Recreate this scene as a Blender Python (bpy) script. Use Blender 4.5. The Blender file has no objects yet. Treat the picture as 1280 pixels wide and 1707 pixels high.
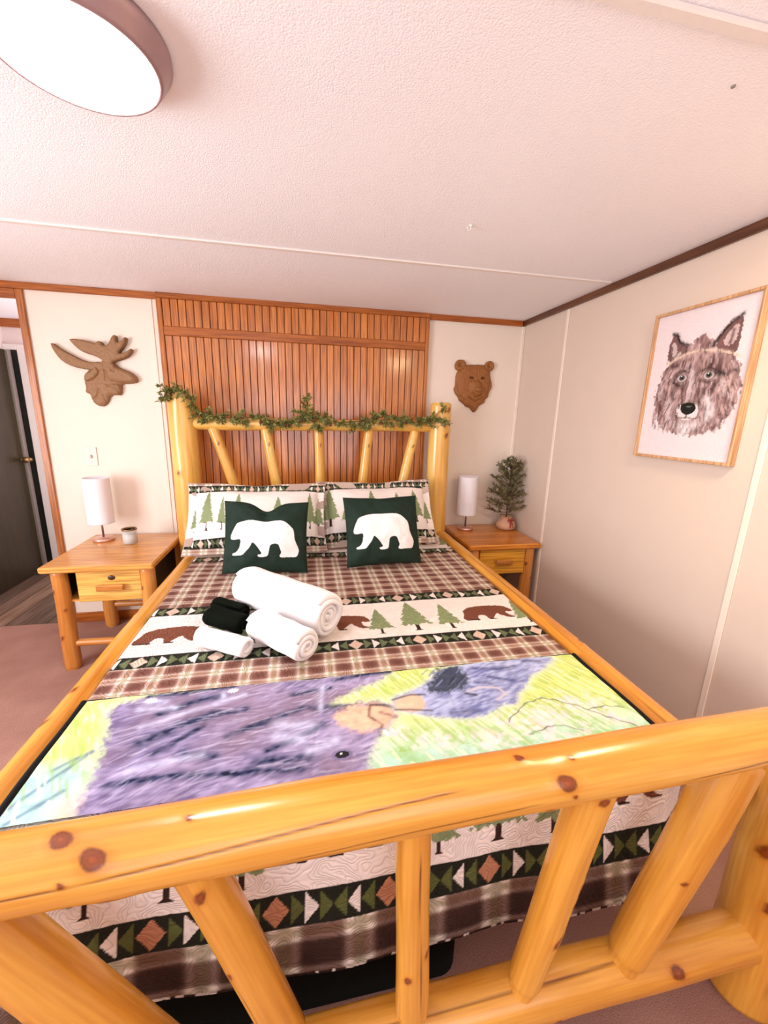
import bpy, math, random
import numpy as np
from mathutils import Matrix, Vector

C = bpy.context.scene.collection
SC = bpy.context.scene
random.seed(7)

# ------------------------------------------------------------------ camera
CAMZ = 1.44
def camera():
    yaw, pitch, roll = 0.1977, 0.2313, 0.0263
    fwd = Vector((math.sin(yaw)*math.cos(pitch), math.cos(yaw)*math.cos(pitch), -math.sin(pitch)))
    right = Vector((math.cos(yaw), -math.sin(yaw), 0))
    up = right.cross(fwd)
    r2 = right*math.cos(roll) + up*math.sin(roll)
    u2 = -right*math.sin(roll) + up*math.cos(roll)
    m = Matrix((r2, u2, -fwd)).transposed().to_4x4()
    m.translation = Vector((0, 0, CAMZ))
    cd = bpy.data.cameras.new('camera')
    cam = bpy.data.objects.new('camera', cd)
    cam.matrix_world = m
    cd.sensor_fit = 'HORIZONTAL'
    cd.sensor_width = 36
    cd.lens = 671.1/1280*36
    cd.clip_start = 0.02
    C.objects.link(cam)
    SC.camera = cam
camera()

# ------------------------------------------------------------------ world, lights, exposure
w = bpy.data.worlds.new('world'); SC.world = w; w.use_nodes = True
w.node_tree.nodes['Background'].inputs[0].default_value = (0.80, 0.86, 1.0, 1)
w.node_tree.nodes['Background'].inputs[1].default_value = 1.0
SC.view_settings.view_transform = 'Standard'
SC.view_settings.look = 'None'
SC.view_settings.gamma = 1
SC.view_settings.use_curve_mapping = False
SC.view_settings.exposure = 0.52

def area(name, loc, rot, sx, sy, energy, col):
    l = bpy.data.lights.new(name, 'AREA'); l.shape = 'RECTANGLE'; l.size = sx; l.size_y = sy
    l.energy = energy; l.color = col
    o = bpy.data.objects.new(name, l); o.location = loc; o.rotation_euler = rot
    C.objects.link(o)
# daylight coming through the two windows behind and beside the camera
area('daylight_back_window', (0.1, -1.42, 1.25), (math.radians(90), 0, 0), 2.2, 1.3, 12, (0.92, 0.90, 1.0))
area('daylight_side_window', (-2.52, 0.55, 1.25), (math.radians(90), 0, math.radians(-90)), 1.5, 1.2, 62, (0.91, 0.95, 1.0))
area('hall_fill', (-1.42, 3.5, 1.3), (math.radians(90), 0, math.radians(90)), 0.8, 1.2, 9, (1.0, 0.93, 0.97))  # unseen area lamp added inside the hall to brighten it
DISC_STRENGTH = 34
WARM_STRENGTH = 52

# ------------------------------------------------------------------ helpers
def lin(c):
    c = np.asarray(c, float)/255.0
    return np.where(c <= 0.04045, c/12.92, ((c+0.055)/1.055)**2.4)
def L4(c):
    v = lin(c); return (float(v[0]), float(v[1]), float(v[2]), 1)

ORI = {}
def thing(name, label, cat, loc, group=None):
    o = bpy.data.objects.new(name, None); C.objects.link(o)
    o.empty_display_size = 0.05
    o.location = loc; ORI[o.name] = np.array(loc, float)
    tag(o, label, cat, group)
    return o
def tag(o, label=None, cat=None, group=None, kind=None):
    if label: o['label'] = label
    if cat: o['category'] = cat
    if group: o['group'] = group
    if kind: o['kind'] = kind
    return o

def make_mesh(name, V, F, smooth=True, attrs=None):
    V = np.asarray(V, np.float32)
    me = bpy.data.meshes.new(name)
    if isinstance(F, np.ndarray):
        n = len(F); k = F.shape[1]
        me.vertices.add(len(V)); me.vertices.foreach_set('co', V.ravel())
        me.loops.add(n*k); me.loops.foreach_set('vertex_index', F.astype(np.int32).ravel())
        me.polygons.add(n)
        me.polygons.foreach_set('loop_start', np.arange(0, n*k, k, dtype=np.int32))
        me.update(calc_edges=True)
    else:
        me.from_pydata([tuple(map(float, v)) for v in V], [], F)
    me.polygons.foreach_set('use_smooth', np.full(len(me.polygons), smooth))
    if attrs:
        for an, (ty, arr) in attrs.items():
            a = me.attributes.new(an, ty, 'POINT')
            arr = np.asarray(arr, np.float32)
            if ty == 'FLOAT_COLOR':
                if arr.shape[1] == 3: arr = np.c_[arr, np.ones(len(arr), np.float32)]
                a.data.foreach_set('color', arr.astype(np.float32).ravel())
            else:
                a.data.foreach_set('vector', arr.astype(np.float32).ravel())
    me.update()
    return me

def part(name, V, F, mat, parent=None, smooth=True, attrs=None, kind=None, label=None, own_origin=False):
    """one mesh object; V in world coordinates"""
    V = np.asarray(V, float)
    base = np.zeros(3)
    if parent is not None: base = ORI[parent.name]
    loc = np.zeros(3)
    if own_origin or parent is None:
        loc = np.array([(V[:,0].min()+V[:,0].max())/2, (V[:,1].min()+V[:,1].max())/2, V[:,2].min()]) - base
    me = make_mesh(name, V-base-loc, F, smooth, attrs)
    o = bpy.data.objects.new(name, me); C.objects.link(o)
    o.location = loc
    ORI[o.name] = base+loc
    if parent is not None: o.parent = parent
    if mat: me.materials.append(mat)
    if kind: o['kind'] = kind
    if label: o['label'] = label
    return o

def box_vf(x0, x1, y0, y1, z0, z1, b=0.0):
    """axis aligned box, chamfered edges when b>0"""
    if b <= 0:
        V = [(x, y, z) for x in (x0, x1) for y in (y0, y1) for z in (z0, z1)]
        F = [(0,1,3,2),(4,6,7,5),(0,4,5,1),(2,3,7,6),(0,2,6,4),(1,5,7,3)]
        return np.array(V, float), F
    V = []; idx = {}
    for i, sx in enumerate((0, 1)):
        for j, sy in enumerate((0, 1)):
            for k, sz in enumerate((0, 1)):
                X = (x0, x1)[sx]; Y = (y0, y1)[sy]; Z = (z0, z1)[sz]
                dx = b if sx == 0 else -b; dy = b if sy == 0 else -b; dz = b if sz == 0 else -b
                idx[(i, j, k, 'x')] = len(V); V.append((X, Y+dy, Z+dz))
                idx[(i, j, k, 'y')] = len(V); V.append((X+dx, Y, Z+dz))
                idx[(i, j, k, 'z')] = len(V); V.append((X+dx, Y+dy, Z))
    g = lambda i, j, k, a: idx[(i, j, k, a)]
    F = []
    for s in (0, 1):
        f = [g(s,0,0,'x'), g(s,0,1,'x'), g(s,1,1,'x'), g(s,1,0,'x')]; F.append(f if s == 0 else f[::-1])
        f = [g(0,s,0,'y'), g(1,s,0,'y'), g(1,s,1,'y'), g(0,s,1,'y')]; F.append(f if s == 0 else f[::-1])
        f = [g(0,0,s,'z'), g(0,1,s,'z'), g(1,1,s,'z'), g(1,0,s,'z')]; F.append(f if s == 0 else f[::-1])
    for a in (0, 1):
        for c in (0, 1):
            F.append([g(0,a,c,'y'), g(1,a,c,'y'), g(1,a,c,'z'), g(0,a,c,'z')])
            F.append([g(a,0,c,'x'), g(a,1,c,'x'), g(a,1,c,'z'), g(a,0,c,'z')])
            F.append([g(a,c,0,'x'), g(a,c,1,'x'), g(a,c,1,'y'), g(a,c,0,'y')])
    for i in (0, 1):
        for j in (0, 1):
            for k in (0, 1):
                F.append([g(i,j,k,'x'), g(i,j,k,'y'), g(i,j,k,'z')])
    return np.array(V, float), F

def fix_normals(me):
    import bmesh
    bm = bmesh.new(); bm.from_mesh(me); bmesh.ops.recalc_face_normals(bm, faces=bm.faces); bm.to_mesh(me); bm.free()

def box(name, x0, x1, y0, y1, z0, z1, mat, parent=None, b=0.0, **k):
    V, F = box_vf(x0, x1, y0, y1, z0, z1, b)
    o = part(name, V, F, mat, parent, smooth=False, **k)
    if b > 0: fix_normals(o.data)
    return o

def join(lst):
    Vs = []; Fs = []; n = 0
    for V, F in lst:
        Vs.append(np.asarray(V, float)); Fs += [tuple(int(i)+n for i in f) for f in F]; n += len(V)
    return np.concatenate(Vs), Fs

def grid_faces(nu, nv, wrap_u=False, wrap_v=False, off=0):
    iu = np.arange(nu if wrap_u else nu-1); iv = np.arange(nv if wrap_v else nv-1)
    a, b = np.meshgrid(iu, iv, indexing='ij')
    a2 = (a+1) % nu; b2 = (b+1) % nv
    return (np.stack([a*nv+b, a2*nv+b, a2*nv+b2, a*nv+b2], -1).reshape(-1, 4)+off)

_rng = np.random.RandomState(3)
_T = _rng.rand(256, 256)
def vn(x, y, seed=0):
    x = np.asarray(x, float)+seed*17.13; y = np.asarray(y, float)+seed*31.7
    xi = np.floor(x).astype(int); yi = np.floor(y).astype(int)
    fx = x-xi; fy = y-yi; fx = fx*fx*(3-2*fx); fy = fy*fy*(3-2*fy)
    t = lambda i, j: _T[i % 256, j % 256]
    return (t(xi, yi)*(1-fx)+t(xi+1, yi)*fx)*(1-fy)+(t(xi, yi+1)*(1-fx)+t(xi+1, yi+1)*fx)*fy
def fbm(x, y, seed=0, o=3):
    s = 0; a = 1; n = 0
    for i in range(o):
        s = s+a*vn(x*2**i, y*2**i, seed+i*3); n += a; a *= 0.5
    return s/n
def inpoly(x, y, P):
    x = np.asarray(x); y = np.asarray(y)
    m = np.zeros(x.shape, bool)
    P = np.asarray(P, float); n = len(P)
    bb = (x >= P[:,0].min()) & (x <= P[:,0].max()) & (y >= P[:,1].min()) & (y <= P[:,1].max())
    if not bb.any(): return m
    xs = x[bb]; ys = y[bb]; mm = np.zeros(xs.shape, bool)
    for i in range(n):
        x1, y1 = P[i]; x2, y2 = P[(i+1) % n]
        if y1 == y2: continue
        c = ((y1 > ys) != (y2 > ys)) & (xs < (x2-x1)*(ys-y1)/(y2-y1)+x1)
        mm ^= c
    m[bb] = mm
    return m
def smooth_poly(P, n=2):
    P = np.asarray(P, float)
    for _ in range(n):
        Q = np.roll(P, -1, 0)
        P = np.stack([P*0.75+Q*0.25, P*0.25+Q*0.75], 1).reshape(-1, 2)
    return P
def segdist(x, y, P, closed=False):
    P = np.asarray(P, float); d = np.full(np.shape(x), 1e9)
    n = len(P) if closed else len(P)-1
    for i in range(n):
        a = P[i]; b = P[(i+1) % len(P)]; ab = b-a; l = (ab**2).sum()+1e-12
        t = np.clip(((x-a[0])*ab[0]+(y-a[1])*ab[1])/l, 0, 1)
        d = np.minimum(d, np.hypot(x-a[0]-t*ab[0], y-a[1]-t*ab[1]))
    return d

# ------------------------------------------------------------------ materials
def new_mat(name):
    m = bpy.data.materials.new(name); m.use_nodes = True
    nt = m.node_tree; b = nt.nodes['Principled BSDF']
    return m, nt, b
def N(nt, t, **k):
    n = nt.nodes.new(t)
    for a, v in k.items(): setattr(n, a, v)
    return n
def noise(nt, vec, scale, detail=3, rough=0.5):
    n = N(nt, 'ShaderNodeTexNoise'); n.inputs['Scale'].default_value = scale
    n.inputs['Detail'].default_value = detail; n.inputs['Roughness'].default_value = rough
    if vec is not None: nt.links.new(vec, n.inputs['Vector'])
    return n
def mapping(nt, vec, scale):
    n = N(nt, 'ShaderNodeMapping'); n.inputs['Scale'].default_value = scale
    nt.links.new(vec, n.inputs['Vector']); return n.outputs[0]
def ramp(nt, fac, stops):
    r = N(nt, 'ShaderNodeValToRGB'); e = r.color_ramp.elements
    while len(e) < len(stops): e.new(0.5)
    for i, (p, c) in enumerate(stops): e[i].position = p; e[i].color = L4(c)
    nt.links.new(fac, r.inputs[0]); return r.outputs[0]
def mix(nt, a, b, fac=1.0, mode='MULTIPLY'):
    n = N(nt, 'ShaderNodeMix', data_type='RGBA', blend_type=mode)
    n.inputs[0].default_value = fac if not hasattr(fac, 'links') else 0
    if hasattr(fac, 'links'): nt.links.new(fac, n.inputs[0])
    for i, s in ((6, a), (7, b)):
        if hasattr(s, 'links'): nt.links.new(s, n.inputs[i])
        else: n.inputs[i].default_value = s
    return n.outputs[2]
def bump(nt, h, b, strength=0.3, dist=0.01):
    n = N(nt, 'ShaderNodeBump'); n.inputs['Strength'].default_value = strength; n.inputs['Distance'].default_value = dist
    nt.links.new(h, n.inputs['Height']); nt.links.new(n.outputs[0], b.inputs['Normal']); return n
def objco(nt):
    return N(nt, 'ShaderNodeTexCoord').outputs['Object']

def plain(name, col, rough=0.5, metal=0.0, nscale=60, namt=0.06, bmp=0.0, spec=0.5):
    m, nt, b = new_mat(name)
    co = objco(nt)
    n = noise(nt, co, nscale, 3)
    c = lin(col)
    r = N(nt, 'ShaderNodeValToRGB'); e = r.color_ramp.elements
    e[0].position = 0.25; e[1].position = 0.75
    e[0].color = (*[float(v*(1-namt)) for v in c], 1); e[1].color = (*[float(min(1, v*(1+namt))) for v in c], 1)
    nt.links.new(n.outputs[0], r.inputs[0]); nt.links.new(r.outputs[0], b.inputs['Base Color'])
    b.inputs['Roughness'].default_value = rough; b.inputs['Metallic'].default_value = metal
    b.inputs['Specular IOR Level'].default_value = spec
    if bmp: bump(nt, n.outputs[0], b, bmp, 0.003)
    return m

def log_mat(name, c_dark, c_mid, c_light, rough=0.3):
    m, nt, b = new_mat(name)
    a = N(nt, 'ShaderNodeAttribute', attribute_name='gc')
    v1 = mapping(nt, a.outputs['Vector'], (1.3, 12, 12)); v2 = mapping(nt, a.outputs['Vector'], (4, 130, 130))
    n1 = noise(nt, v1, 1.0, 4, 0.55); n2 = noise(nt, v2, 1.0, 2)
    c1 = ramp(nt, n1.outputs[0], [(0.30, c_dark), (0.5, c_mid), (0.72, c_light)])
    c2 = ramp(nt, n2.outputs[0], [(0.3, (238, 228, 212)), (0.65, (255, 255, 255))])
    c = mix(nt, c1, c2)
    col = N(nt, 'ShaderNodeAttribute', attribute_name='Col')
    c = mix(nt, c, col.outputs['Color'])
    nt.links.new(c, b.inputs['Base Color'])
    b.inputs['Roughness'].default_value = rough
    b.inputs['Coat Weight'].default_value = 0.35; b.inputs['Coat Roughness'].default_value = 0.18
    bump(nt, n1.outputs[0], b, 0.12, 0.01)
    return m

def wood_mat(name, c_dark, c_mid, c_light, axis, rough=0.35, coat=0.3, scale=1.0, rnd=0.12):
    """straight grained board wood, grain along axis"""
    m, nt, b = new_mat(name)
    s = [22*scale]*3; s[axis] = 1.3*scale
    s2 = [170*scale]*3; s2[axis] = 6*scale
    co = objco(nt)
    oi = N(nt, 'ShaderNodeObjectInfo')
    add = N(nt, 'ShaderNodeVectorMath', operation='ADD')
    mul = N(nt, 'ShaderNodeMath', operation='MULTIPLY'); mul.inputs[1].default_value = 37.0
    nt.links.new(oi.outputs['Random'], mul.inputs[0])
    nt.links.new(co, add.inputs[0]); nt.links.new(mul.outputs[0], add.inputs[1])
    n1 = noise(nt, mapping(nt, add.outputs[0], s), 1.0, 4, 0.6); n2 = noise(nt, mapping(nt, add.outputs[0], s2), 1.0, 2)
    c1 = ramp(nt, n1.outputs[0], [(0.28, c_dark), (0.5, c_mid), (0.74, c_light)])
    c2 = ramp(nt, n2.outputs[0], [(0.35, (205, 190, 175)), (0.6, (255, 255, 255))])
    c = mix(nt, c1, c2)
    mr = N(nt, 'ShaderNodeMapRange'); mr.inputs['To Min'].default_value = 1-rnd; mr.inputs['To Max'].default_value = 1+rnd*0.4
    nt.links.new(oi.outputs['Random'], mr.inputs['Value'])
    c = mix(nt, c, mr.outputs[0])
    nt.links.new(c, b.inputs['Base Color'])
    b.inputs['Roughness'].default_value = rough
    b.inputs['Coat Weight'].default_value = coat; b.inputs['Coat Roughness'].default_value = 0.15
    bump(nt, n2.outputs[0], b, 0.08, 0.004)
    return m

def vcol_mat(name, rough=0.8, weave=900, bmp=0.2, sheen=0.0, quilt=False):
    m, nt, b = new_mat(name)
    col = N(nt, 'ShaderNodeAttribute', attribute_name='Col')
    co = objco(nt)
    n = noise(nt, co, weave, 2)
    c2 = ramp(nt, n.outputs[0], [(0.3, (236, 236, 236)), (0.7, (255, 255, 255))])
    nt.links.new(mix(nt, col.outputs['Color'], c2), b.inputs['Base Color'])
    b.inputs['Roughness'].default_value = rough
    b.inputs['Sheen Weight'].default_value = sheen
    b.inputs['Specular IOR Level'].default_value = 0.25
    if quilt:
        nn = noise(nt, co, 16, 1, 0.3)
        mu = N(nt, 'ShaderNodeMath', operation='MULTIPLY'); mu.inputs[1].default_value = 55.0
        nt.links.new(nn.outputs[0], mu.inputs[0])
        si = N(nt, 'ShaderNodeMath', operation='SINE'); nt.links.new(mu.outputs[0], si.inputs[0])
        ab = N(nt, 'ShaderNodeMath', operation='ABSOLUTE'); nt.links.new(si.outputs[0], ab.inputs[0])
        pw = N(nt, 'ShaderNodeMath', operation='POWER'); pw.inputs[1].default_value = 0.4; nt.links.new(ab.outputs[0], pw.inputs[0])
        bump(nt, pw.outputs[0], b, 0.55, 0.006)
    else:
        bump(nt, n.outputs[0], b, bmp, 0.002)
    return m

M = {}
M['log'] = log_mat('varnished pine log', (200, 128, 42), (224, 158, 62), (236, 178, 84), 0.26)
M['log_yellow'] = log_mat('pale varnished pine', (214, 152, 62), (236, 184, 92), (246, 206, 122), 0.3)
M['stand_log'] = log_mat('amber pine log', (186, 112, 44), (214, 142, 66), (228, 160, 84), 0.35)
M['stand_top'] = wood_mat('amber pine board', (214, 140, 58), (234, 164, 80), (242, 178, 96), 0, 0.3, 0.4, 0.6, 0.04)
M['drawer'] = wood_mat('yellow pine board', (226, 164, 68), (238, 184, 92), (244, 198, 110), 0, 0.35, 0.3, 0.6, 0.04)
M['handle'] = wood_mat('handle wood', (188, 116, 44), (206, 134, 58), (216, 146, 70), 0, 0.4, 0.2, 1, 0.04)
M['panel'] = wood_mat('oak bead board', (186, 106, 40), (208, 126, 54), (222, 142, 68), 2, 0.30, 1.0, 1.0, 0.10)
M['panel_back'] = wood_mat('dark groove board', (96, 44, 16), (110, 52, 20), (120, 60, 26), 2, 0.6, 0.0)
M['trim_h'] = wood_mat('oak trim across', (160, 84, 22), (184, 102, 30), (198, 116, 42), 0, 0.4, 0.2)
M['trim_v'] = wood_mat('oak trim upright', (172, 98, 36), (194, 116, 46), (208, 130, 58), 2, 0.4, 0.2)
M['trim_dark'] = wood_mat('walnut crown trim', (84, 44, 20), (104, 58, 28), (122, 72, 36), 1, 0.4, 0.2)
M['frame'] = wood_mat('pale oak frame', (196, 148, 104), (212, 166, 122), (226, 184, 142), 2, 0.45, 0.1)
M['wall'] = plain('cream vinyl wall', (238, 223, 208), 0.55, nscale=9, namt=0.012, spec=0.3)
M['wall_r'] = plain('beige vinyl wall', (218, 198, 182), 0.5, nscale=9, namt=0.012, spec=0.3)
M['batten'] = plain('cream batten', (240, 224, 208), 0.45, nscale=9, namt=0.012)
M['hallwall'] = plain('white hall wall', (232, 216, 212), 0.6, nscale=9, namt=0.02)
M['white'] = plain('white plastic', (238, 228, 222), 0.4, namt=0.02)
M['ivory'] = plain('ivory plastic', (232, 218, 200), 0.4, namt=0.02)
M['ivory2'] = plain('beige plastic', (206, 190, 170), 0.4, namt=0.02)
M['black'] = plain('black fabric', (14, 18, 14), 0.9, namt=0.2, bmp=0.2, spec=0.1)
M['bind'] = plain('black binding', (16, 14, 16), 0.85, namt=0.1, spec=0.2)
M['chrome'] = plain('brushed steel', (200, 190, 190), 0.25, 1.0, namt=0.03)
M['copper'] = plain('rose metal', (226, 180, 166), 0.3, 0.7, namt=0.03)
M['bronze'] = plain('rim metal', (168, 140, 142), 0.35, 0.35, namt=0.03)
M['door'] = wood_mat('dark walnut door', (44, 34, 14), (54, 42, 18), (64, 50, 24), 2, 0.45, 0.2)
M['doorframe'] = plain('black door frame', (16, 18, 10), 0.5, namt=0.1)
M['strip'] = plain('grey weather strip', (150, 142, 128), 0.4, 0.4)
M['mattress'] = plain('mattress ticking', (226, 218, 212), 0.9)
M['brass'] = plain('aged brass', (150, 120, 80), 0.35, 0.9)
M['plaque'] = plain('carved brown resin', (146, 106, 70), 0.6, nscale=110, namt=0.22, bmp=0.5)
M['plaque2'] = plain('carved umber resin', (148, 92, 42), 0.6, nscale=110, namt=0.22, bmp=0.5)
M['plaque_dark'] = plain('dark carved resin', (84, 50, 24), 0.6, nscale=110, namt=0.2)
M['burlap'] = plain('burlap', (214, 168, 138), 0.9, nscale=260, namt=0.2, bmp=0.5)
M['red'] = plain('red ribbon', (168, 44, 40), 0.6, namt=0.05)
M['bark'] = plain('twig bark', (96, 66, 46), 0.8, namt=0.2)
M['cone'] = plain('pine cone', (92, 48, 30), 0.7, nscale=200, namt=0.3)
M['wax'] = plain('grey candle wax', (214, 208, 200), 0.5)
M['knotm'] = plain('dark knot wood', (66, 32, 14), 0.35, nscale=180, namt=0.25)
def towel_mat(name, col, amt=0.05):
    m = plain(name, col, 0.95, nscale=420, namt=amt, bmp=0.6, spec=0.1)
    m.node_tree.nodes['Principled BSDF'].inputs['Sheen Weight'].default_value = 0.25
    return m
M['towel'] = towel_mat('white terry', (244, 238, 238))
M['towel_black'] = plain('black terry', (13, 16, 10), 0.95, nscale=420, namt=0.3, bmp=0.6, spec=0.05)
M['side_shade'] = plain('side board darkened as shade', (34, 28, 16), 0.6, namt=0.2)  # near-black colour stands in for the deep shade beside the bed
M['quilt'] = vcol_mat('printed quilt', 0.85, quilt=True)
M['blanket'] = vcol_mat('printed plush blanket', 0.75, 700, 0.25, 0.1)
M['sham'] = vcol_mat('printed sham', 0.85, 600, 0.25)
M['cushion'] = vcol_mat('printed velvet cushion', 0.75, 500, 0.25)
M['print'] = vcol_mat('paper print', 0.55, 400, 0.02)

def leaf_mat(name, a, b_):
    m, nt, b = new_mat(name)
    co = objco(nt); n = noise(nt, co, 35, 3)
    nt.links.new(ramp(nt, n.outputs[0], [(0.35, a), (0.65, b_)]), b.inputs['Base Color'])
    b.inputs['Roughness'].default_value = 0.6
    return m
M['garland'] = leaf_mat('garland greenery', (96, 98, 40), (148, 146, 82))
M['needle'] = leaf_mat('spruce needles', (62, 66, 34), (150, 138, 96))

# ceiling popcorn
m, nt, b = new_mat('popcorn ceiling'); M['ceiling'] = m
co = objco(nt)
n1 = noise(nt, co, 210, 3, 0.6)
vo = N(nt, 'ShaderNodeTexVoronoi'); vo.inputs['Scale'].default_value = 240; nt.links.new(co, vo.inputs['Vector'])
ad = N(nt, 'ShaderNodeMath', operation='SUBTRACT'); nt.links.new(n1.outputs[0], ad.inputs[0]); nt.links.new(vo.outputs['Distance'], ad.inputs[1])
bump(nt, ad.outputs[0], b, 0.24, 0.004)
nl = noise(nt, co, 1.2, 2)
nt.links.new(ramp(nt, nl.outputs[0], [(0.3, (247, 243, 246)), (0.7, (251, 247, 250))]), b.inputs['Base Color'])
b.inputs['Roughness'].default_value = 0.9; b.inputs['Specular IOR Level'].default_value = 0.1
# carpet
m, nt, b = new_mat('mauve carpet'); M['carpet'] = m
co = objco(nt); n1 = noise(nt, co, 300, 3, 0.7); n2 = noise(nt, co, 5, 4)
c = mix(nt, ramp(nt, n2.outputs[0], [(0.3, (172, 126, 112)), (0.7, (190, 144, 128))]), ramp(nt, n1.outputs[0], [(0.3, (205, 205, 205)), (0.6, (255, 255, 255))]))
nt.links.new(c, b.inputs['Base Color']); b.inputs['Roughness'].default_value = 1.0; b.inputs['Specular IOR Level'].default_value = 0.05
bump(nt, n1.outputs[0], b, 0.6, 0.006)
# plank floor
M['plank'] = wood_mat('brown grey vinyl plank', (124, 100, 82), (166, 134, 114), (186, 154, 134), 1, 0.45, 0.1, 0.8, 0.6)
# glass jar
m, nt, b = new_mat('clear glass'); M['glass'] = m
b.inputs['Alpha'].default_value = 0.28; b.inputs['Roughness'].default_value = 0.03; b.inputs['IOR'].default_value = 1.45
b.inputs['Base Color'].default_value = (0.93, 0.93, 0.92, 1)
# lamp shade
m, nt, b = new_mat('white drum shade'); M['shade'] = m
co = objco(nt); n = noise(nt, co, 500, 2)
nt.links.new(ramp(nt, n.outputs[0], [(0.3, (236, 226, 232)), (0.7, (246, 238, 242))]), b.inputs['Base Color'])
b.inputs['Roughness'].default_value = 0.8; b.inputs['Subsurface Weight'].default_value = 0.15; b.inputs['Subsurface Scale'].default_value = 0.02
def emit(name, col, s):
    m, nt, b = new_mat(name)
    b.inputs['Base Color'].default_value = (0.9, 0.9, 0.9, 1)
    b.inputs['Emission Color'].default_value = (*col, 1); b.inputs['Emission Strength'].default_value = s
    return m
M['disc'] = emit('lit diffuser', (1.0, 0.97, 1.0), DISC_STRENGTH)
M['disc_warm'] = emit('warm lit diffuser', (1.0, 0.80, 0.52), WARM_STRENGTH)

# ------------------------------------------------------------------ room shell
WY = 2.905; RX = 1.585; CZ = 2.14; LX = -2.62; BY = -1.5
def struct(o): o['kind'] = 'structure'; return o
floor = struct(box('floor', LX, RX+0.02, BY, WY-0.0, -0.06, 0, M['carpet']))
struct(box('ceiling', LX-0.1, RX+0.1, BY-0.1, 5.1, CZ, CZ+0.06, M['ceiling']))
DX0, DX1, DH = -2.46, -1.611, 2.07      # doorway in the head wall
V, F = join([box_vf(DX1, RX+0.1, WY, WY+0.1, 0, CZ), box_vf(DX0, DX1, WY, WY+0.1, DH, CZ), box_vf(LX-0.1, DX0, WY, WY+0.1, 0, CZ)])
struct(part('wall_head', V, F, M['wall'], smooth=False))
struct(box('wall_right', RX, RX+0.1, BY, WY, 0, CZ, M['wall_r']))
def wall_with_hole(name, ax, a0, a1, p0, p1, h0, h1, z0, z1):
    L = []
    for (u0, u1, v0, v1) in ((a0, h0, 0, CZ), (h1, a1, 0, CZ), (h0, h1, 0, z0), (h0, h1, z1, CZ)):
        L.append(box_vf(u0, u1, p0, p1, v0, v1) if ax == 0 else box_vf(p0, p1, u0, u1, v0, v1))
    V, F = join(L); return struct(part(name, V, F, M['wall'], smooth=False))
wall_with_hole('wall_back', 0, LX-0.1, RX+0.1, BY-0.1, BY, -1.0, 1.2, 0.6, 1.9)
wall_with_hole('wall_left', 1, BY, WY, LX-0.1, LX, -0.2, 1.3, 0.65, 1.85)
def window(name, ax, p, h0, h1, z0, z1):
    f = 0.045; L = []
    bars = [(h0, h0+f, z0, z1), (h1-f, h1, z0, z1), (h0+f, h1-f, z0, z0+f), (h0+f, h1-f, z1-f, z1), ((h0+h1)/2-f/2, (h0+h1)/2+f/2, z0+f, z1-f)]
    for u0, u1, v0, v1 in bars:
        L.append(box_vf(u0, u1, p-0.06, p-0.02, v0, v1) if ax == 0 else box_vf(p-0.06, p-0.02, u0, u1, v0, v1))
    V, F = join(L); o = struct(part(name, V, F, M['white'], smooth=False))
    if ax == 0: g = box('pane', h0+f, h1-f, p-0.045, p-0.04, z0+f, z1-f, M['glass'], o)
    else: g = box('pane', p-0.045, p-0.04, h0+f, h1-f, z0+f, z1-f, M['glass'], o)
window('window_1', 0, BY, -1.0, 1.2, 0.6, 1.9)
window('window_2', 1, LX, -0.2, 1.3, 0.65, 1.85)

# ceiling strips, crown trims, battens
struct(box('trim_1', LX, RX-0.036, 1.998, 2.022, CZ-0.007, CZ, M['white'], b=0.002))
struct(box('trim_2', LX, RX-0.036, 0.752, 0.778, CZ-0.012, CZ, M['white'], b=0.003))
struct(box('trim_3', LX, -0.865, WY-0.018, WY, CZ-0.038, CZ, M['trim_h'], b=0.003))
struct(box('trim_4', 0.862, RX-0.02, WY-0.018, WY, CZ-0.038, CZ, M['trim_h'], b=0.003))
struct(box('trim_5', RX-0.018, RX, BY, WY, CZ-0.036, CZ, M['trim_dark'], b=0.003))
struct(box('trim_6', -1.611, -1.573, WY-0.016, WY, 0, CZ-0.038, M['trim_v'], b=0.003))
struct(box('trim_7', DX0-0.04, -1.611, WY-0.016, WY, DH-0.02, CZ-0.038, M['trim_h'], b=0.003))
for i, y in enumerate((2.385, 1.148, -0.09)):
    struct(box('trim_%d' % (8+i), RX-0.006, RX, y-0.012, y+0.012, 0.06, CZ-0.036, M['batten'], b=0.002))
struct(box('trim_11', -0.925, -0.895, WY-0.005, WY, 0.06, CZ-0.038, M['batten'], b=0.002))
struct(box('trim_12', RX-0.022, RX, WY-0.022, WY, 0.06, CZ-0.038, M['batten'], b=0.003))
struct(box('baseboard_head', -1.573, -0.866, WY-0.014, WY, 0, 0.07, M['trim_h'], b=0.003))
struct(box('baseboard_right', RX-0.014, RX, BY, WY-0.014, 0, 0.07, M['trim_dark'], b=0.003))

# hall beyond the doorway
hf = struct(box('floor_hall', LX, -1.3, WY, 5.0, -0.06, -0.012, M['doorframe']))
pw = 0.122; x = LX+0.003; i = 0
pv, pf = box_vf(-pw/2+0.002, pw/2-0.002, 0, 1.05, -0.012, 0.001)
pme = make_mesh('plank', pv, pf, False); pme.materials.append(M['plank'])
while x+pw < -1.32:
    for j in range(2):
        o = bpy.data.objects.new('plank', pme); C.objects.link(o); o.parent = hf
        o.location = np.array([x+pw/2, WY+0.002+j*1.053, 0]) - ORI[hf.name]
    x += pw; i += 1
struct(box('wall_hall_left', LX-0.1, -2.40, WY+0.1, 5.1, 0, CZ, M['hallwall']))
struct(box('wall_hall_right', -1.31, -1.2, WY+0.1, 5.1, 0, CZ, M['hallwall']))
struct(box('wall_hall_end', -2.40, -1.31, 4.06, 4.14, 0, CZ, M['hallwall']))
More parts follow.
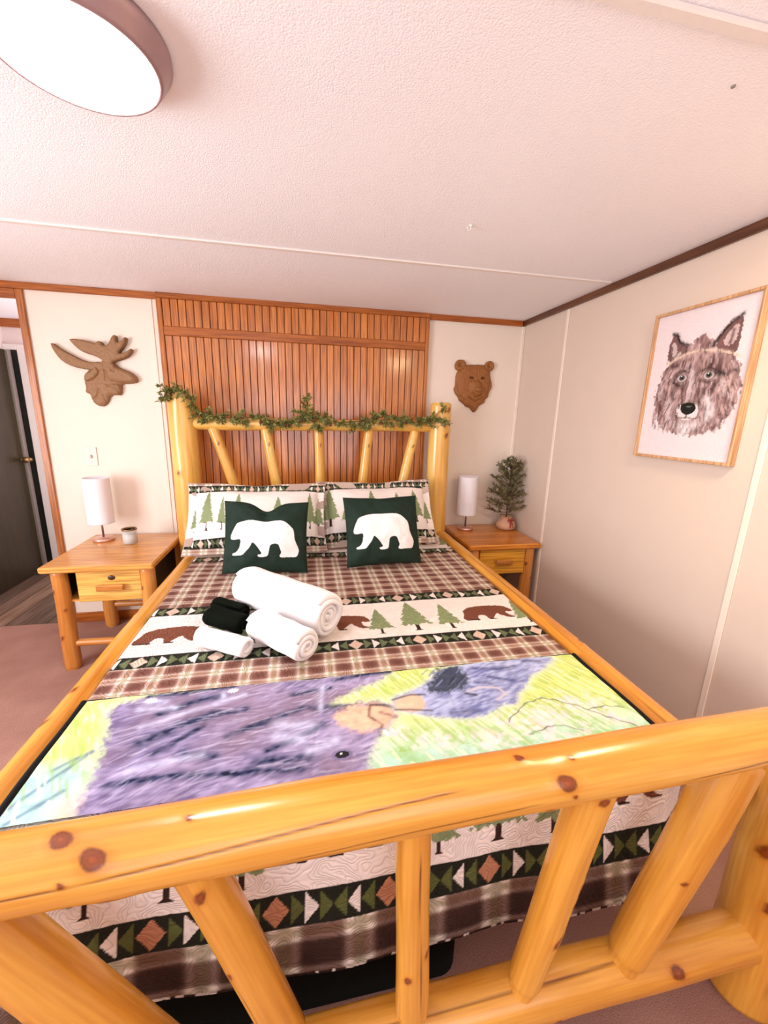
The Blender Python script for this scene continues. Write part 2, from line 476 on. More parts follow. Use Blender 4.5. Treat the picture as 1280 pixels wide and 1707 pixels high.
struct(box('trim_13', -2.40, -1.31, 4.04, 4.06, 2.075, CZ, M['trim_h'], b=0.003))
struct(box('trim_14', -2.302, -2.240, 4.03, 4.06, 0, 1.945, M['white'], b=0.004))
struct(box('trim_15', -2.40, -2.302, 4.03, 4.06, 1.90, 1.945, M['white'], b=0.004))
door = struct(box('door_1', -2.40, -2.362, 3.12, 4.0, 0.008, 1.895, M['door'], b=0.003))
box('door_edge', -2.362, -2.352, 3.985, 4.0, 0.01, 1.89, M['strip'], door, label='grey metal door edge strip')
dj = struct(box('door_2', -2.350, -2.304, 4.035, 4.058, 0.01, 1.90, M['doorframe'], b=0.002))

def lathe(profile, cx, cy, n=40, ax='z'):
    P = np.array(profile, float); k = len(P)
    th = np.linspace(0, 2*np.pi, n, endpoint=False)
    X = P[:,0][:,None]*np.cos(th); Y = P[:,0][:,None]*np.sin(th); Z = np.repeat(P[:,1][:,None], n, 1)
    V = np.stack([cx+X, cy+Y, Z], -1).reshape(-1, 3)
    F = [tuple(r) for r in grid_faces(k, n, False, True)[:, ::-1]]
    if P[0,0] > 1e-6: F.append(tuple(range(n)))
    if P[-1,0] > 1e-6: F.append(tuple(range((k-1)*n, k*n))[::-1])
    return V, [tuple(int(q) for q in f) for f in F]
def lathe_part(name, profile, cx, cy, mat, parent=None, n=40, **k):
    V, F = lathe(profile, cx, cy, n)
    o = part(name, V, F, mat, parent, **k); fix_normals(o.data)
    return o
def sphere_vf(c, r, n=14, sc=(1, 1, 1)):
    pr = [(max(1e-4, math.sin(t))*r, -math.cos(t)*r) for t in np.linspace(0.05, math.pi-0.05, n)]
    V, F = lathe(pr, 0, 0, n*2)
    return V*np.array(sc)+np.array(c), F
for yy in (3.93,):
    V, F = join([sphere_vf((-2.312, yy, 1.01), 0.026), sphere_vf((-2.345, yy, 1.01), 0.012)])
    part('door_knob', V, F, M['brass'], door, label='small brass door knob')
V, F = sphere_vf((-2.330, 4.012, 1.005), 0.020)
part('door_knob', V, F, M['brass'], dj, label='small brass strike knob')
box('threshold', -2.362, -2.290, 3.86, 3.90, 0.003, 0.012, M['chrome'], dj, label='bright metal threshold strip')

# ------------------------------------------------------------------ oak bead board panel behind the bed
PX0, PX1 = -0.865, 0.862
pan = struct(box('panelling', PX0, PX1, WY-0.012, WY-0.001, 0.02, CZ, M['panel_back']))
def pbox(name, *a, **k): return box(name, *a, **k)
box('crown_strip', PX0, PX1, WY-0.030, WY-0.012, 2.108, CZ, M['trim_h'], pan, b=0.003)
box('stile', PX0, PX0+0.030, WY-0.030, WY-0.012, 0.02, 2.108, M['trim_v'], pan, b=0.003)
box('stile', PX1-0.022, PX1, WY-0.030, WY-0.012, 0.02, 2.108, M['trim_v'], pan, b=0.003)
box('mid_rail', PX0+0.030, PX1-0.022, WY-0.028, WY-0.012, 1.898, 1.952, M['trim_h'], pan, b=0.003)
def boards(z0, z1, n):
    wtot = (PX1-0.022)-(PX0+0.030); bw = wtot/n
    V, F = box_vf(-bw/2+0.0022, bw/2-0.0022, -0.009, 0, 0, z1-z0, 0.0018)
    me = make_mesh('bead_board', V, F, False); fix_normals(me); me.materials.append(M['panel'])
    for i in range(n):
        o = bpy.data.objects.new('bead_board', me); C.objects.link(o); o.parent = pan
        o.location = np.array([PX0+0.030+bw*(i+0.5), WY-0.012, z0]) - ORI[pan.name]
boards(0.03, 1.898, 37)
boards(1.952, 2.108, 37)

# ------------------------------------------------------------------ log builder
def frame_of(d):
    d = d/np.linalg.norm(d)
    a = np.array([0, 0, 1.0]) if abs(d[2]) < 0.9 else np.array([0, 1.0, 0])
    u = np.cross(a, d); u /= np.linalg.norm(u); v = np.cross(d, u)
    return d, u, v
LOGSEED = [0]
def log(name, p0, p1, r0, r1, mat, parent, knots=(), cracks=(), ds=0.012, nt=40, rough=0.025, bend=0.004, cap=0.012, taper0=None, label=None):
    """knots: (s 0..1, theta deg, size m); theta 0 = towards u axis. cracks: (s0,s1,theta0,theta1,width)"""
    LOGSEED[0] += 1; sd = LOGSEED[0]
    p0 = np.array(p0, float); p1 = np.array(p1, float); L = np.linalg.norm(p1-p0)
    d, u, v = frame_of(p1-p0)
    ns = max(8, int(L/ds))
    s = np.linspace(0, 1, ns); th = np.linspace(0, 2*np.pi, nt, endpoint=False)
    S, T = np.meshgrid(s, th, indexing='ij')
    R = r0+(r1-r0)*S
    R = R*(1+rough*2*(vn(S*L*3.0, np.cos(T)*1.3+5, sd)-0.5)+rough*2*(vn(S*L*5.0+9, np.sin(T)*1.3+3, sd+2)-0.5))
    if taper0: # thinned tenon end at p1: (length, factor)
        tl, tf = taper0
        k = np.clip((S*L-(L-tl))/(tl*0.35), 0, 1); k = k*k*(3-2*k)
        R = R*(1-(1-tf)*k)
    e = np.minimum(S, 1-S)*L
    k = np.clip(e/cap, 0, 1); R = R*(1-0.22*(1-k)**2)
    col = np.ones(S.shape+(3,))
    kd = lin((118, 52, 24)); kl = lin((176, 96, 40))
    for ks, kt, ksz in knots:
        dth = (T-math.radians(kt)+np.pi) % (2*np.pi)-np.pi
        ds_ = (S-ks)*L; dt_ = dth*(r0+(r1-r0)*ks)
        q = np.sqrt(((ds_*0.9+dt_*0.4)/1.35)**2+((dt_*0.9-ds_*0.4)/0.92)**2)/ksz*(1+0.05*np.sin(3*np.arctan2(dt_, ds_)+ks*40))
        R = R+ksz*0.22*np.exp(-(q/1.9)**2)
        core = np.clip(1.15-q, 0, 0.3)/0.3
        ring = np.exp(-((q-1.0)/0.18)**2)
        inner = 0.62+0.38*np.cos(q*9)
        f = np.array([0.36, 0.17, 0.15])*(0.75+0.25*inner[..., None]+0.5*np.exp(-(q/0.28)**2)[..., None])
        col = col*(1-core[..., None])+f*core[..., None]*1.0
        col = col*(1-0.75*ring[..., None]*np.array([0.75, 0.9, 0.95]))
        halo = np.exp(-((q-1.4)/0.5)**2)
        col = col*(1-halo[..., None]*np.array([0.05, 0.16, 0.32]))
    for s0, s1, t0, t1, wd in cracks:
        tt = np.clip((S-s0)/(s1-s0), 0, 1)
        tc = math.radians(t0)+(math.radians(t1)-math.radians(t0))*tt + 0.10*(vn(S*L*4, S*0, sd+8)-0.5)
        dth = (T-tc+np.pi) % (2*np.pi)-np.pi
        m_ = np.exp(-((dth*R)/wd)**2)*((S > s0) & (S < s1))*np.clip(np.minimum(S-s0, s1-S)*L/0.05, 0, 1)
        col = col*(1-m_[..., None]*np.array([0.78, 0.88, 0.90]))
        R = R-m_*0.0016
    # bending
    bx = bend*np.sin(np.pi*S)*(vn(sd*3.3, 1.0, 1)-0.5)*2+bend*np.sin(2*np.pi*S)*(vn(sd*5.3, 7.0, 1)-0.5)
    by = bend*np.sin(np.pi*S)*(vn(sd*7.3, 2.0, 1)-0.5)*2
    P = p0+S[..., None]*(p1-p0)+(R*np.cos(T)+bx)[..., None]*u+(R*np.sin(T)+by)[..., None]*v
    off = sd*1.37
    gc = np.stack([S*L+off, R*np.cos(T)+off*0.31, R*np.sin(T)+off*0.17], -1)
    # caps: small inset rings + centre
    V = P.reshape(-1, 3); G = gc.reshape(-1, 3); K = col.reshape(-1, 3)
    F = [grid_faces(ns, nt, False, True)]
    V = np.concatenate([V, [p0-d*cap*0.35+bx[0,0]*u+by[0,0]*v], [p1+d*cap*0.35+bx[-1,0]*u+by[-1,0]*v]])
    G = np.concatenate([G, [[off, 0, 0]], [[L+off, 0, 0]]]); K = np.concatenate([K, [[0.9, 0.8, 0.7]], [[0.9, 0.8, 0.7]]])
    n = ns*nt
    j = np.arange(nt); j2 = (j+1) % nt
    c0 = np.stack([np.full(nt, n), j2, j, j], -1); c1 = np.stack([np.full(nt, n+1), (ns-1)*nt+j, (ns-1)*nt+j2, (ns-1)*nt+j2], -1)
    Fq = F[0]
    V_, faces = V, [tuple(map(int, f)) for f in Fq]+[tuple(map(int, f[:3])) for f in c0]+[tuple(map(int, f[:3])) for f in c1]
    return part(name, V_, faces, mat, parent, attrs={'gc': ('FLOAT_VECTOR', G), 'Col': ('FLOAT_COLOR', K)}, label=label)

# ------------------------------------------------------------------ the bed
bed = thing('log_bed', 'varnished pine log bed with spoked headboard and thick log footboard', 'bed', (0.15, 1.63, 0))
HY = 2.72; FY = 0.55
# head posts (u axis for vertical logs: cross(y,z)->x)
log('post', (-0.735, HY, 0), (-0.730, HY, 1.535), 0.082, 0.076, M['log_yellow'], bed, knots=((0.45, 200, 0.012), (0.7, 250, 0.01)))
log('post', (0.925, HY, 0), (0.922, HY, 1.545), 0.080, 0.072, M['log_yellow'], bed, knots=((0.86, 290, 0.012), (0.88, 340, 0.010), (0.97, 300, 0.012), (0.9, 280, 0.008)))
log('top_rail', (-0.69, HY, 1.372), (0.88, HY, 1.388), 0.038, 0.036, M['log_yellow'], bed, rough=0.05, knots=((0.47, 120, 0.010), (0.57, 130, 0.011), (0.2, 110, 0.01), (0.75, 100, 0.01)))
log('bottom_rail', (-0.69, HY, 0.66), (0.88, HY, 0.66), 0.045, 0.045, M['log_yellow'], bed)
HS = [(-0.56, -0.36), (-0.242, -0.13), (0.096, 0.10), (0.428, 0.355), (0.745, 0.61)]
for (a, b_) in HS:
    log('spindle', (b_, HY, 0.67), (a, HY, 1.355), 0.034, 0.031, M['log_yellow'], bed, nt=28, knots=((0.35, 240, 0.008), (0.85, 280, 0.006)))
# side rails
log('side_rail', (-0.668, 0.60, 0.597), (-0.664, 2.68, 0.594), 0.043, 0.040, M['log'], bed, bend=0.006, knots=((0.22, 60, 0.009), (0.28, 75, 0.008), (0.52, 55, 0.008), (0.33, 40, 0.007)))
log('side_rail', (0.968, 0.60, 0.615), (0.952, 2.68, 0.622), 0.047, 0.040, M['log'], bed, bend=0.006, knots=((0.27, 115, 0.010), (0.5, 120, 0.008), (0.62, 130, 0.007)), cracks=((0.02, 0.75, 66, 70, 0.0025),))
# foot posts
log('post', (-0.79, 0.555, 0), (-0.79, 0.555, 0.75), 0.088, 0.08, M['log'], bed)
log('post', (1.118, 0.56, 0), (1.112, 0.555, 0.775), 0.090, 0.082, M['log'], bed, nt=64, ds=0.01, rough=0.04, knots=((0.62, 190, 0.014), (0.8, 200, 0.012), (0.45, 215, 0.014)), cracks=((0.1, 0.75, 236, 250, 0.003),))
# foot rails (axis +x: u = cross(z,x) = y ; v = z) theta: 0=+y(away) 90=up 180=towards camera
log('top_rail', (-0.98, FY-0.006, 0.765), (1.33, FY+0.004, 0.812), 0.0535, 0.0525, M['log'], bed, nt=150, ds=0.0042, rough=0.035, bend=0.004, cap=0.02,
    knots=((0.292, 133, 0.0125), (0.270, 100, 0.011), (0.276, 160, 0.004), (0.345, 100, 0.004), (0.300, 222, 0.0125), (0.616, 150, 0.0125), (0.622, 178, 0.004), (0.585, 92, 0.006), (0.605, 215, 0.009), (0.627, 110, 0.004)),
    cracks=((0.06, 0.29, 180, 165, 0.0015), (0.28, 0.54, 165, 128, 0.0015), (0.40, 0.60, 200, 180, 0.0013), (0.72, 0.93, 195, 170, 0.0017)))
log('bottom_rail', (-0.78, FY-0.004, 0.190), (1.075, FY+0.002, 0.196), 0.050, 0.052, M['log'], bed, nt=96, ds=0.006, rough=0.05, bend=0.007, cap=0.03,
    knots=((0.86, 150, 0.012), (0.885, 215, 0.005), (0.70, 200, 0.006)), cracks=((0.2, 0.68, 100, 108, 0.0022), (0.66, 0.80, 112, 104, 0.0022)))
# foot spindles (bottom -> top)
FS = [((-0.235, 0.215), (-0.53, 0.755), 0.043, 0.047), ((-0.040, 0.215), (-0.193, 0.76), 0.035, 0.038), ((0.197, 0.21), (0.178, 0.765), 0.034, 0.032),
      ((0.440, 0.205), (0.548, 0.77), 0.033, 0.040), ((0.695, 0.205), (0.882, 0.78), 0.040, 0.048)]
FK = [((0.6, 200, 0.006),), ((0.90, 262, 0.008), (0.55, 300, 0.005)), ((0.32, 300, 0.006), (0.42, 230, 0.006)),
      ((0.60, 232, 0.007), (0.97, 285, 0.008), (0.35, 250, 0.01), (0.52, 235, 0.005)), ((0.72, 240, 0.008), (0.5, 300, 0.004))]
FCR = [(), ((0.1, 0.5, 300, 300, 0.0012),), ((0.1, 0.9, 262, 255, 0.001),), ((0.02, 0.45, 240, 236, 0.0018),), ((0.0, 0.2, 250, 240, 0.001),)]
for ((bx_, bz), (tx, tz), rb, rt), kk, cc in zip(FS, FK, FCR):
    log('spindle', (tx, FY, tz), (bx_, FY, bz), rt, rb, M['log'], bed, nt=72, ds=0.006, rough=0.04, bend=0.004, knots=[(1-a, b_, c_) for a, b_, c_ in kk], cracks=[(1-b2, 1-a2, t0, t1, w_) for a2, b2, t0, t1, w_ in cc], taper0=(0.055, 0.86))
# slats under the mattress
for i in range(6):
    yy = 0.95+i*0.3
    box('slat', -0.66, 0.955, yy-0.045, yy+0.045, 0.395, 0.413, M['drawer'], bed, b=0.002)

# mattress
def rounded_slab(x0, x1, y0, y1, z0, z1, r, n=6):
    prof = []
    for a in np.linspace(-90, 90, 2*n+1):
        aa = math.radians(a); prof.append((math.cos(aa), (z0+r if a < 0 else z1-r)+r*math.sin(aa)))
    V = []; F = []
    ring = []
    cr = 0.05
    for cx_, cy_, a0 in ((x1, y1, 0), (x0, y1, 90), (x0, y0, 180), (x1, y0, 270)):
        for a in np.linspace(0, 90, 6):
            ring.append((cx_, cy_, math.radians(a0+a)))
    for c_, z in prof:
        for cx_, cy_, a in ring:
            sx = -1 if cx_ == x1 else 1; sy = -1 if cy_ == y1 else 1
            ox = cx_+sx*cr; oy = cy_+sy*cr
            rad = cr-r+r*c_
            V.append((ox+rad*math.cos(a), oy+rad*math.sin(a), z))
    m_ = len(ring); k = len(prof)
    F = [tuple(int(q) for q in f) for f in grid_faces(k, m_, False, True)]
    F.append(tuple(range(m_))); F.append(tuple(range((k-1)*m_, k*m_)))
    return np.array(V), F
V, F = rounded_slab(-0.605, 0.895, 0.705, 2.655, 0.415, 0.636, 0.03)
o = part('mattress', V, F, M['mattress']); fix_normals(o.data); tag(o, 'thick pale mattress lying on the log bed beneath the quilt', 'mattress')

# storage box under bed
tb = thing('storage_box', 'low black fabric box on the carpet under the foot of the bed', 'storage box', (-0.11, 1.2, 0))
V, F = rounded_slab(-0.60, 0.376, 0.70, 1.65, 0.001, 0.165, 0.02)
o = part('body', V, F, M['black'], tb); fix_normals(o.data)
V, F = rounded_slab(-0.608, 0.384, 0.692, 1.658, 0.152, 0.180, 0.012)
o = part('lid', V, F, M['black'], tb); fix_normals(o.data)

# ------------------------------------------------------------------ printed patterns
BROWN = lin((126, 70, 52)); DARKB = lin((52, 30, 22)); WHITE = lin((247, 234, 226)); TAN = lin((196, 142, 112))
G1 = lin((140, 152, 108)); G2 = lin((88, 98, 50)); DK = lin((28, 30, 20)); CREAM = lin((232, 216, 204))
bearP = np.array([(80,745),(88,700),(98,670),(130,600),(160,545),(200,525),(250,510),(320,490),(500,484),(700,490),(760,512),(800,540),(850,590),(880,620),(895,690),(900,760),(925,830),(955,900),(955,950),(930,1010),(900,1020),(840,1018),(720,1030),(705,1000),(735,965),(715,900),(690,830),(590,840),(575,930),(560,1010),(500,1022),(440,1020),(430,990),(490,980),(450,910),(400,840),(360,805),(330,880),(280,940),(240,990),(180,994),(120,990),(110,965),(160,950),(190,910),(205,870),(215,760),(150,772),(90,770)], float)
bearP = np.c_[(bearP[:,0]-80)/875, (1030-bearP[:,1])/546]      # 0..1, 0..1 facing left
def tree_mask(x, y, cx, y0, h, w_, seed=0):
    """printed spruce: returns (foliage, trunk)"""
    t = (y-y0)/h
    tt = np.clip((t-0.19)/0.81, 0, 1)
    jag = 0.78+0.22*np.abs(((tt*5.0+0.15*vn(x*60, y*60, seed)) % 1.0)*-1+1.0)
    hw = w_/2*(1-tt)**0.85*jag*(0.9+0.25*(vn(x*160, y*160, seed+1)-0.5))
    fol = (np.abs(x-cx) < hw) & (t > 0.19+0.035*(vn(x*120, 0*y, seed)-0.5)*2) & (t < 1)
    tr = (np.abs(x-cx) < w_*0.045+0.06*w_*np.clip(0.04-t, 0, 0.04)/0.04) & (t >= 0) & (t <= 0.27)
    return fol, tr & ~fol
def tri_band(C_, mask, u, v, per, G2=lin((104, 112, 78)), TAN=lin((216, 186, 166))):
    """u along the band, v 0..1 across; per = repeat length"""
    q = (u/per) % 1.0*8
    C_[mask] = DK
    a = np.abs(v-0.5)*2
    def put(m_, c_): C_[mask & m_] = c_
    put((np.abs(q-0)+a < 0.92) | (np.abs(q-8)+a < 0.92), TAN)
    def tri(x0, right, c_):
        f = q-x0
        inside = (f > 0.04) & (f < 0.94)
        e = (1-f) if right else f
        put(inside & (a < e*0.92), c_)
    tri(1, True, G2); tri(2, True, WHITE*0.93); tri(3, True, G2); tri(4, False, G2); tri(5, False, WHITE*0.93); tri(6, False, G2)
def plaid(C_, mask, u, v, per=0.088, dark=1.0, pv=0.066, lk=0.42, sof=0.065):
    def prof(t):
        t = (t+0.5) % 1.0-0.5; t = np.abs(t)
        return np.exp(-((t-0.145)/0.056)**2), np.clip(1-t/0.10, 0, 1)**0.6, 1/(1+np.exp(-(t-0.205)/sof))
    la, ga, ba = prof(u/per); lb, gb, bb = prof(v/(pv or per))
    BK = lin((104, 64, 54))*dark; MID = lin((166, 116, 98))*(0.2+0.8*dark); LT = lin((250, 238, 226)); GR = lin((132, 150, 98))*(0.4+0.6*dark)
    sa = (1-ba)[..., None]; sb = (1-bb)[..., None]
    c_ = BK*(1-sa)*(1-sb)+MID*(sa*(1-sb)+sb*(1-sa))+lin((206, 186, 164))*sa*sb
    l_ = np.clip((la+lb)*lk+la*lb*(1.1-lk), 0, 1)[..., None]*0.85
    c_ = c_*(1-l_)+LT*l_
    g_ = np.clip(ga*(0.45+0.5*lb)+gb*(0.25+0.5*la), 0, 1)[..., None]*0.55
    c_ = c_*(1-g_)+GR*g_
    C_[mask] = c_[mask]
def motifs(C_, mask, x, y, y0, seed, per=0.6175):
    """bears and trees in a white band whose feet stand on y0 (band height .285)"""
    C_[mask] = WHITE
    for k in (-2, -1, 0, 1):
        ox = 0.745+k*per
        P = bearP*np.array([-0.235, 0.118])+np.array([ox+0.118, y0+0.075])
        m_ = mask & inpoly(x, y, smooth_poly(P, 1))
        C_[m_] = lin((122, 70, 50))
        C_[m_ & (y < y0+0.075+0.012)] = DARKB
        for tx, th_, tw in ((0.28, 0.205, 0.115), (0.422, 0.245, 0.155), (0.562, 0.21, 0.12)):
            cx_ = tx+k*per+0.0
            yb = y0+(0.03 if tx != 0.422 else 0.035)
            f_, t_ = tree_mask(x, y, cx_, yb, th_, tw, seed+k)
            C_[mask & f_] = G1*(0.85+0.3*vn(x*140, y*140, 4)[mask & f_][:, None])
            C_[mask & t_] = DARKB

# ------------------------------------------------------------------ quilt
def quilt():
    nx = 500
    ys = np.concatenate([np.linspace(2.645, 2.12, 40, endpoint=False), np.linspace(2.12, 1.08, 260, endpoint=False), np.linspace(1.08, 0.715, 70, endpoint=False)])
    xs = np.linspace(0, 1, nx)
    rows = []   # (y, z, v) v = pattern coordinate along the cloth measured as y on the flat top
    for y in ys: rows.append((y, 0.646, y))
    rr = 0.035
    for a in np.linspace(0, 90, 14)[0:]:
        aa = math.radians(a); rows.append((0.715-rr*math.sin(aa), 0.646-rr+rr*math.cos(aa), 0.715-rr*aa))
    v0 = 0.715-rr*math.pi/2; z0 = 0.646-rr
    nb = 140
    for i in range(1, nb+1):
        d_ = i/nb*(z0-0.198); rows.append((0.680, z0-d_, v0-d_))
    R_ = np.array(rows); nr = len(R_)
    U, Yg = np.meshgrid(xs, R_[:,0]); Zg = np.repeat(R_[:,1][:, None], nx, 1); Vg = np.repeat(R_[:,2][:, None], nx, 1)
    xl = -0.632+0*Yg; xr = 0.925+0*Yg
    X = xl+(xr-xl)*U
    drop = np.clip((0.60-Zg)/0.40, 0, 1)
    # drop flares a little and waves
    X = X + drop*(U-0.5)*0.16+drop*np.clip((U-0.9)/0.1, 0, 1)*0.08
    wav = np.sin(X*9+1.0)*0.006+np.sin(X*23)*0.003
    Yg = Yg-drop*(wav+0.010)+drop*0.0
    Zg = Zg+drop*0.003*np.sin(X*14+1)+drop*(U-0.5)*-0.02
    # right corner folds back around the mattress
    fold = np.clip((U-0.955)/0.045, 0, 1)*drop
    Yg = Yg+fold*0.09
    X = X-fold*0.03
    # top: gentle dome, wrinkles, edges tucked down inside the side rails
    top = 1-np.clip((0.646-Zg)/0.03, 0, 1)*(Zg < 0.6455)
    edge = np.clip(1-np.minimum(U, 1-U)/0.018, 0, 1)
    bumpz = 0.004*(fbm(X*5, Yg*7, 1)-0.5)*2+0.0035*np.sin(Yg*2.2*math.pi/0.62+X*1.3)*vn(X*2, Yg*3, 5)
    Zg = Zg+(bumpz-edge**2*0.045)*np.where(drop > 0.02, 0, 1)
    # puffy quilting
    mean = np.abs(np.sin(fbm(X*13, Vg*13, 3, 2)*26))**0.5
    nrm = np.where(drop > 0.02, 1, 0)
    Yg = Yg-0.0016*mean*nrm; Zg = Zg+0.0014*mean*(1-nrm)
    # colours
    C_ = np.zeros(X.shape+(3,)); C_[:] = WHITE
    XX = U*1.557-0.632
    pl = np.ones(X.shape, bool); plaid(C_, pl, XX+0.02, Vg)
    C_s = C_
    def band(v_hi, v_lo): return (Vg <= v_hi) & (Vg > v_lo)
    # bands down the bed: (triangles, white motifs, triangles, plaid) repeated
    m_ = band(1.672, 1.600); tri_band(C_s, m_, XX+0.303, (Vg-1.600)/0.072, 0.235)
    m_ = band(1.600, 1.312); motifs(C_s, m_, XX, Vg, 1.312, 1)
    m_ = band(1.312, 1.245); tri_band(C_s, m_, XX+0.303, (Vg-1.245)/0.067, 0.235)
    m_ = band(2.30, 2.22); tri_band(C_s, m_, XX+0.303, (Vg-2.22)/0.08, 0.235)
    m_ = band(2.6, 2.30); motifs(C_s, m_, XX, Vg, 2.30, 2)
    zlo = lambda z: v0-(z0-z)        # v of height z on the drop
    tb_, tt_ = zlo(0.345), zlo(0.440)
    m_ = band(tt_+0.29, tt_); motifs(C_s, m_, XX, Vg, tt_, 3, 0.70)
    m_ = band(tt_, tb_); tri_band(C_s, m_, XX+0.303, (Vg-tb_)/(tt_-tb_), 0.235, lin((92, 98, 50)), lin((190, 130, 98)))
    m_ = band(tb_, -9); plaid(C_s, m_, XX+0.05, Vg-tb_+0.020, 0.157, 0.32, 0.128, 0.10, 0.02)
    m_ = band(zlo(0.198)+0.008, -9); C_s[m_] = np.where(vn(XX*90, Vg*0, 3)[..., None] > 0.5, CREAM, DARKB)[m_]
    V = np.stack([X, Yg, Zg], -1).reshape(-1, 3)
    F = grid_faces(nr, nx)
    o = part('quilt', V, F[:, ::-1], M['quilt'], attrs={'Col': ('FLOAT_COLOR', C_.reshape(-1, 3))})
    tag(o, 'patterned quilt with brown plaid, green trees and brown bears spread over the bed', 'quilt')
quilt()

# ------------------------------------------------------------------ plush blanket with two black bears
def blanket():
    x0, x1, y0, y1 = -0.603, 0.897, 0.735, 1.098
    nx, ny = 560, 150
    U, W_ = np.meshgrid(np.linspace(0, 1, nx), np.linspace(0, 1, ny))
    X = x0+(x1-x0)*U; Y = y0+(y1-y0)*W_
    edge = np.clip(1-np.minimum(np.minimum(U*(x1-x0), (1-U)*(x1-x0)), (1-W_)*(y1-y0))/0.006, 0, 1)
    Z = 0.660+0.003*(fbm(X*5, Y*7, 1)-0.5)*2+0.0030*(fbm(X*16, Y*9, 6)-0.5)*2-edge**2*0.004
    for fx in (0.02, -0.52, 0.40):   # fold creases
        Z -= 0.0012*np.exp(-((X-fx-(Y-0.9)*0.12)/0.006)**2)
    Cc = np.zeros(X.shape+(3,))
    rs = random.Random(9)
    n = fbm(X*26, Y*34, 2, 4); n2 = fbm(X*70, Y*90, 5, 2)
    yel = lin((220, 228, 140)); grn = lin((158, 202, 140)); blu = lin((190, 228, 218)); pnk = lin((232, 206, 206))
    t = np.clip(n*2-0.5, 0, 1)[..., None]
    lo = np.clip((0.90-Y)/0.14, 0, 1)[..., None]
    Cc[:] = (yel*(1-t)+lin((198, 216, 122))*t)*(1-lo)+(blu*(1-t)+grn*t)*lo
    def soft(P_, amp=0.022, n_=5):
        a = 0
        for q in range(n_):
            a = a+inpoly(X+(vn(X*100+Y*40, Y*100, 21+q*5)-0.5)*amp, Y+(vn(X*100, Y*100-X*40, 22+q*5)-0.5)*amp, P_)
        return a/n_
    def m2(mask, col, k=1.0, vary=0.25, sc=(60, 60), sd=1):
        f = (1-vary/2+vary*vn(X*sc[0], Y*sc[1], sd))[..., None]
        mk = mask[..., None]*k if mask.dtype != bool else (mask.astype(float)*k)[..., None]
        Cc[:] = Cc*(1-mk)+np.asarray(col)*f*mk
    # bottom-left water and pink patch
    m2(np.clip((-0.46-X)/0.05, 0, 1)*np.clip((0.90-Y)/0.06, 0, 1), lin((178, 220, 214)), 1, 0.35, (40, 80), 3)
    for q, (a, b_) in enumerate((((-0.60, 0.77), (-0.50, 0.90)), ((-0.58, 0.74), (-0.51, 0.80)), ((-0.56, 0.86), (-0.48, 0.92)))):
        m2(np.exp(-(segdist(X, Y, [a, b_])/0.006)**2), lin((84, 112, 150)), 0.7)
    m2(np.exp(-(np.hypot((X+0.46)/0.04, (Y-0.76)/0.03))**2), lin((238, 190, 168)), 0.9)
    # blossom patches at lower right
    for cx_, cy_, r_ in ((0.20, 0.84, 0.05), (0.30, 0.80, 0.05), (0.62, 0.81, 0.10), (0.76, 0.86, 0.07), (0.45, 0.79, 0.06), (0.50, 0.83, 0.03), (0.17, 0.88, 0.03), (0.82, 0.80, 0.05)):
        m2(np.clip(1.25-np.hypot(X-cx_, (Y-cy_)*1.4)/r_+0.9*(n2-0.5)*2, 0, 1)*(n > 0.42), lin((240, 224, 232)), 0.9, 0.2)
    jx0 = (vn(X*60, Y*60, 41)-0.5)*0.02; jy0 = (vn(X*60, Y*60, 42)-0.5)*0.02
    streak = vn((X+Y*0.5)*150, (Y-X*0.5)*22, 12)
    m2((streak > 0.70) & (Y > 0.78), lin((150, 188, 70)), 0.45)
    m2((streak < 0.28) & (Y > 0.74), lin((240, 246, 206)), 0.55)
    for P in ([(0.60, 0.885), (0.66, 0.90), (0.703, 0.885), (0.765, 0.838), (0.807, 0.797), (0.852, 0.763)], [(0.52, 0.83), (0.60, 0.885)], [(0.765, 0.838), (0.82, 0.845), (0.87, 0.83)], [(0.55, 0.78), (0.63, 0.80), (0.70, 0.775)]):
        m2(np.exp(-(segdist(X+jx0*0.4, Y+jy0*0.4, P)/0.0022)**2)*(0.3+n), lin((70, 84, 96)), 0.9)
    # big bear
    Pb = [(-0.535, 1.060), (-0.46, 1.078), (-0.308, 1.099), (-0.043, 1.099), (0.155, 1.099), (0.258, 1.099), (0.215, 1.06), (0.135, 1.030), (0.075, 0.990), (0.050, 0.955), (0.110, 0.965), (0.150, 0.972), (0.215, 0.955), (0.236, 0.925), (0.222, 0.885), (0.180, 0.850), (0.150, 0.815), (0.135, 0.780), (0.120, 0.70), (-0.455, 0.70), (-0.462, 0.78), (-0.470, 0.87), (-0.490, 0.96)]
    Pb = smooth_poly(Pb, 2)
    jx = (vn(X*90, Y*90, 21)-0.5)*0.022; jy = (vn(X*90, Y*90, 22)-0.5)*0.022
    mb = inpoly(X+jx, Y+jy, Pb)
    fur = vn(X*34+Y*60, Y*150-X*60, 7)*0.55+fbm(X*9+Y*3, Y*16-X*6, 9, 3)*0.65
    f = np.clip((fur-0.28)*1.6, 0, 1)[..., None]
    base = lin((112, 98, 138))*(1-f)+lin((178, 164, 202))*f
    warm = np.clip(fbm(X*6, Y*9, 30)-0.42, 0, 0.3)[..., None]*2.2
    base = base*(1-warm)+lin((132, 106, 124))*warm
    sb_ = soft(Pb, 0.03)[..., None]; halo = np.exp(-(segdist(X, Y, Pb, True)/0.02)**2)[..., None]*0.35
    Cc[:] = Cc*(1-halo)+lin((214, 214, 226))*halo
    Cc[:] = Cc*(1-sb_)+base*sb_
    def stroke(P, w_, col, k=0.85, rg=True):
        d_ = segdist(X, Y, P); a = np.exp(-(d_/w_)**2)
        if rg: a = a*(0.45+0.75*vn(X*60+Y*60, Y*120-X*60, 14))
        m2(np.clip(a, 0, 1), lin(col), k, 0.2)
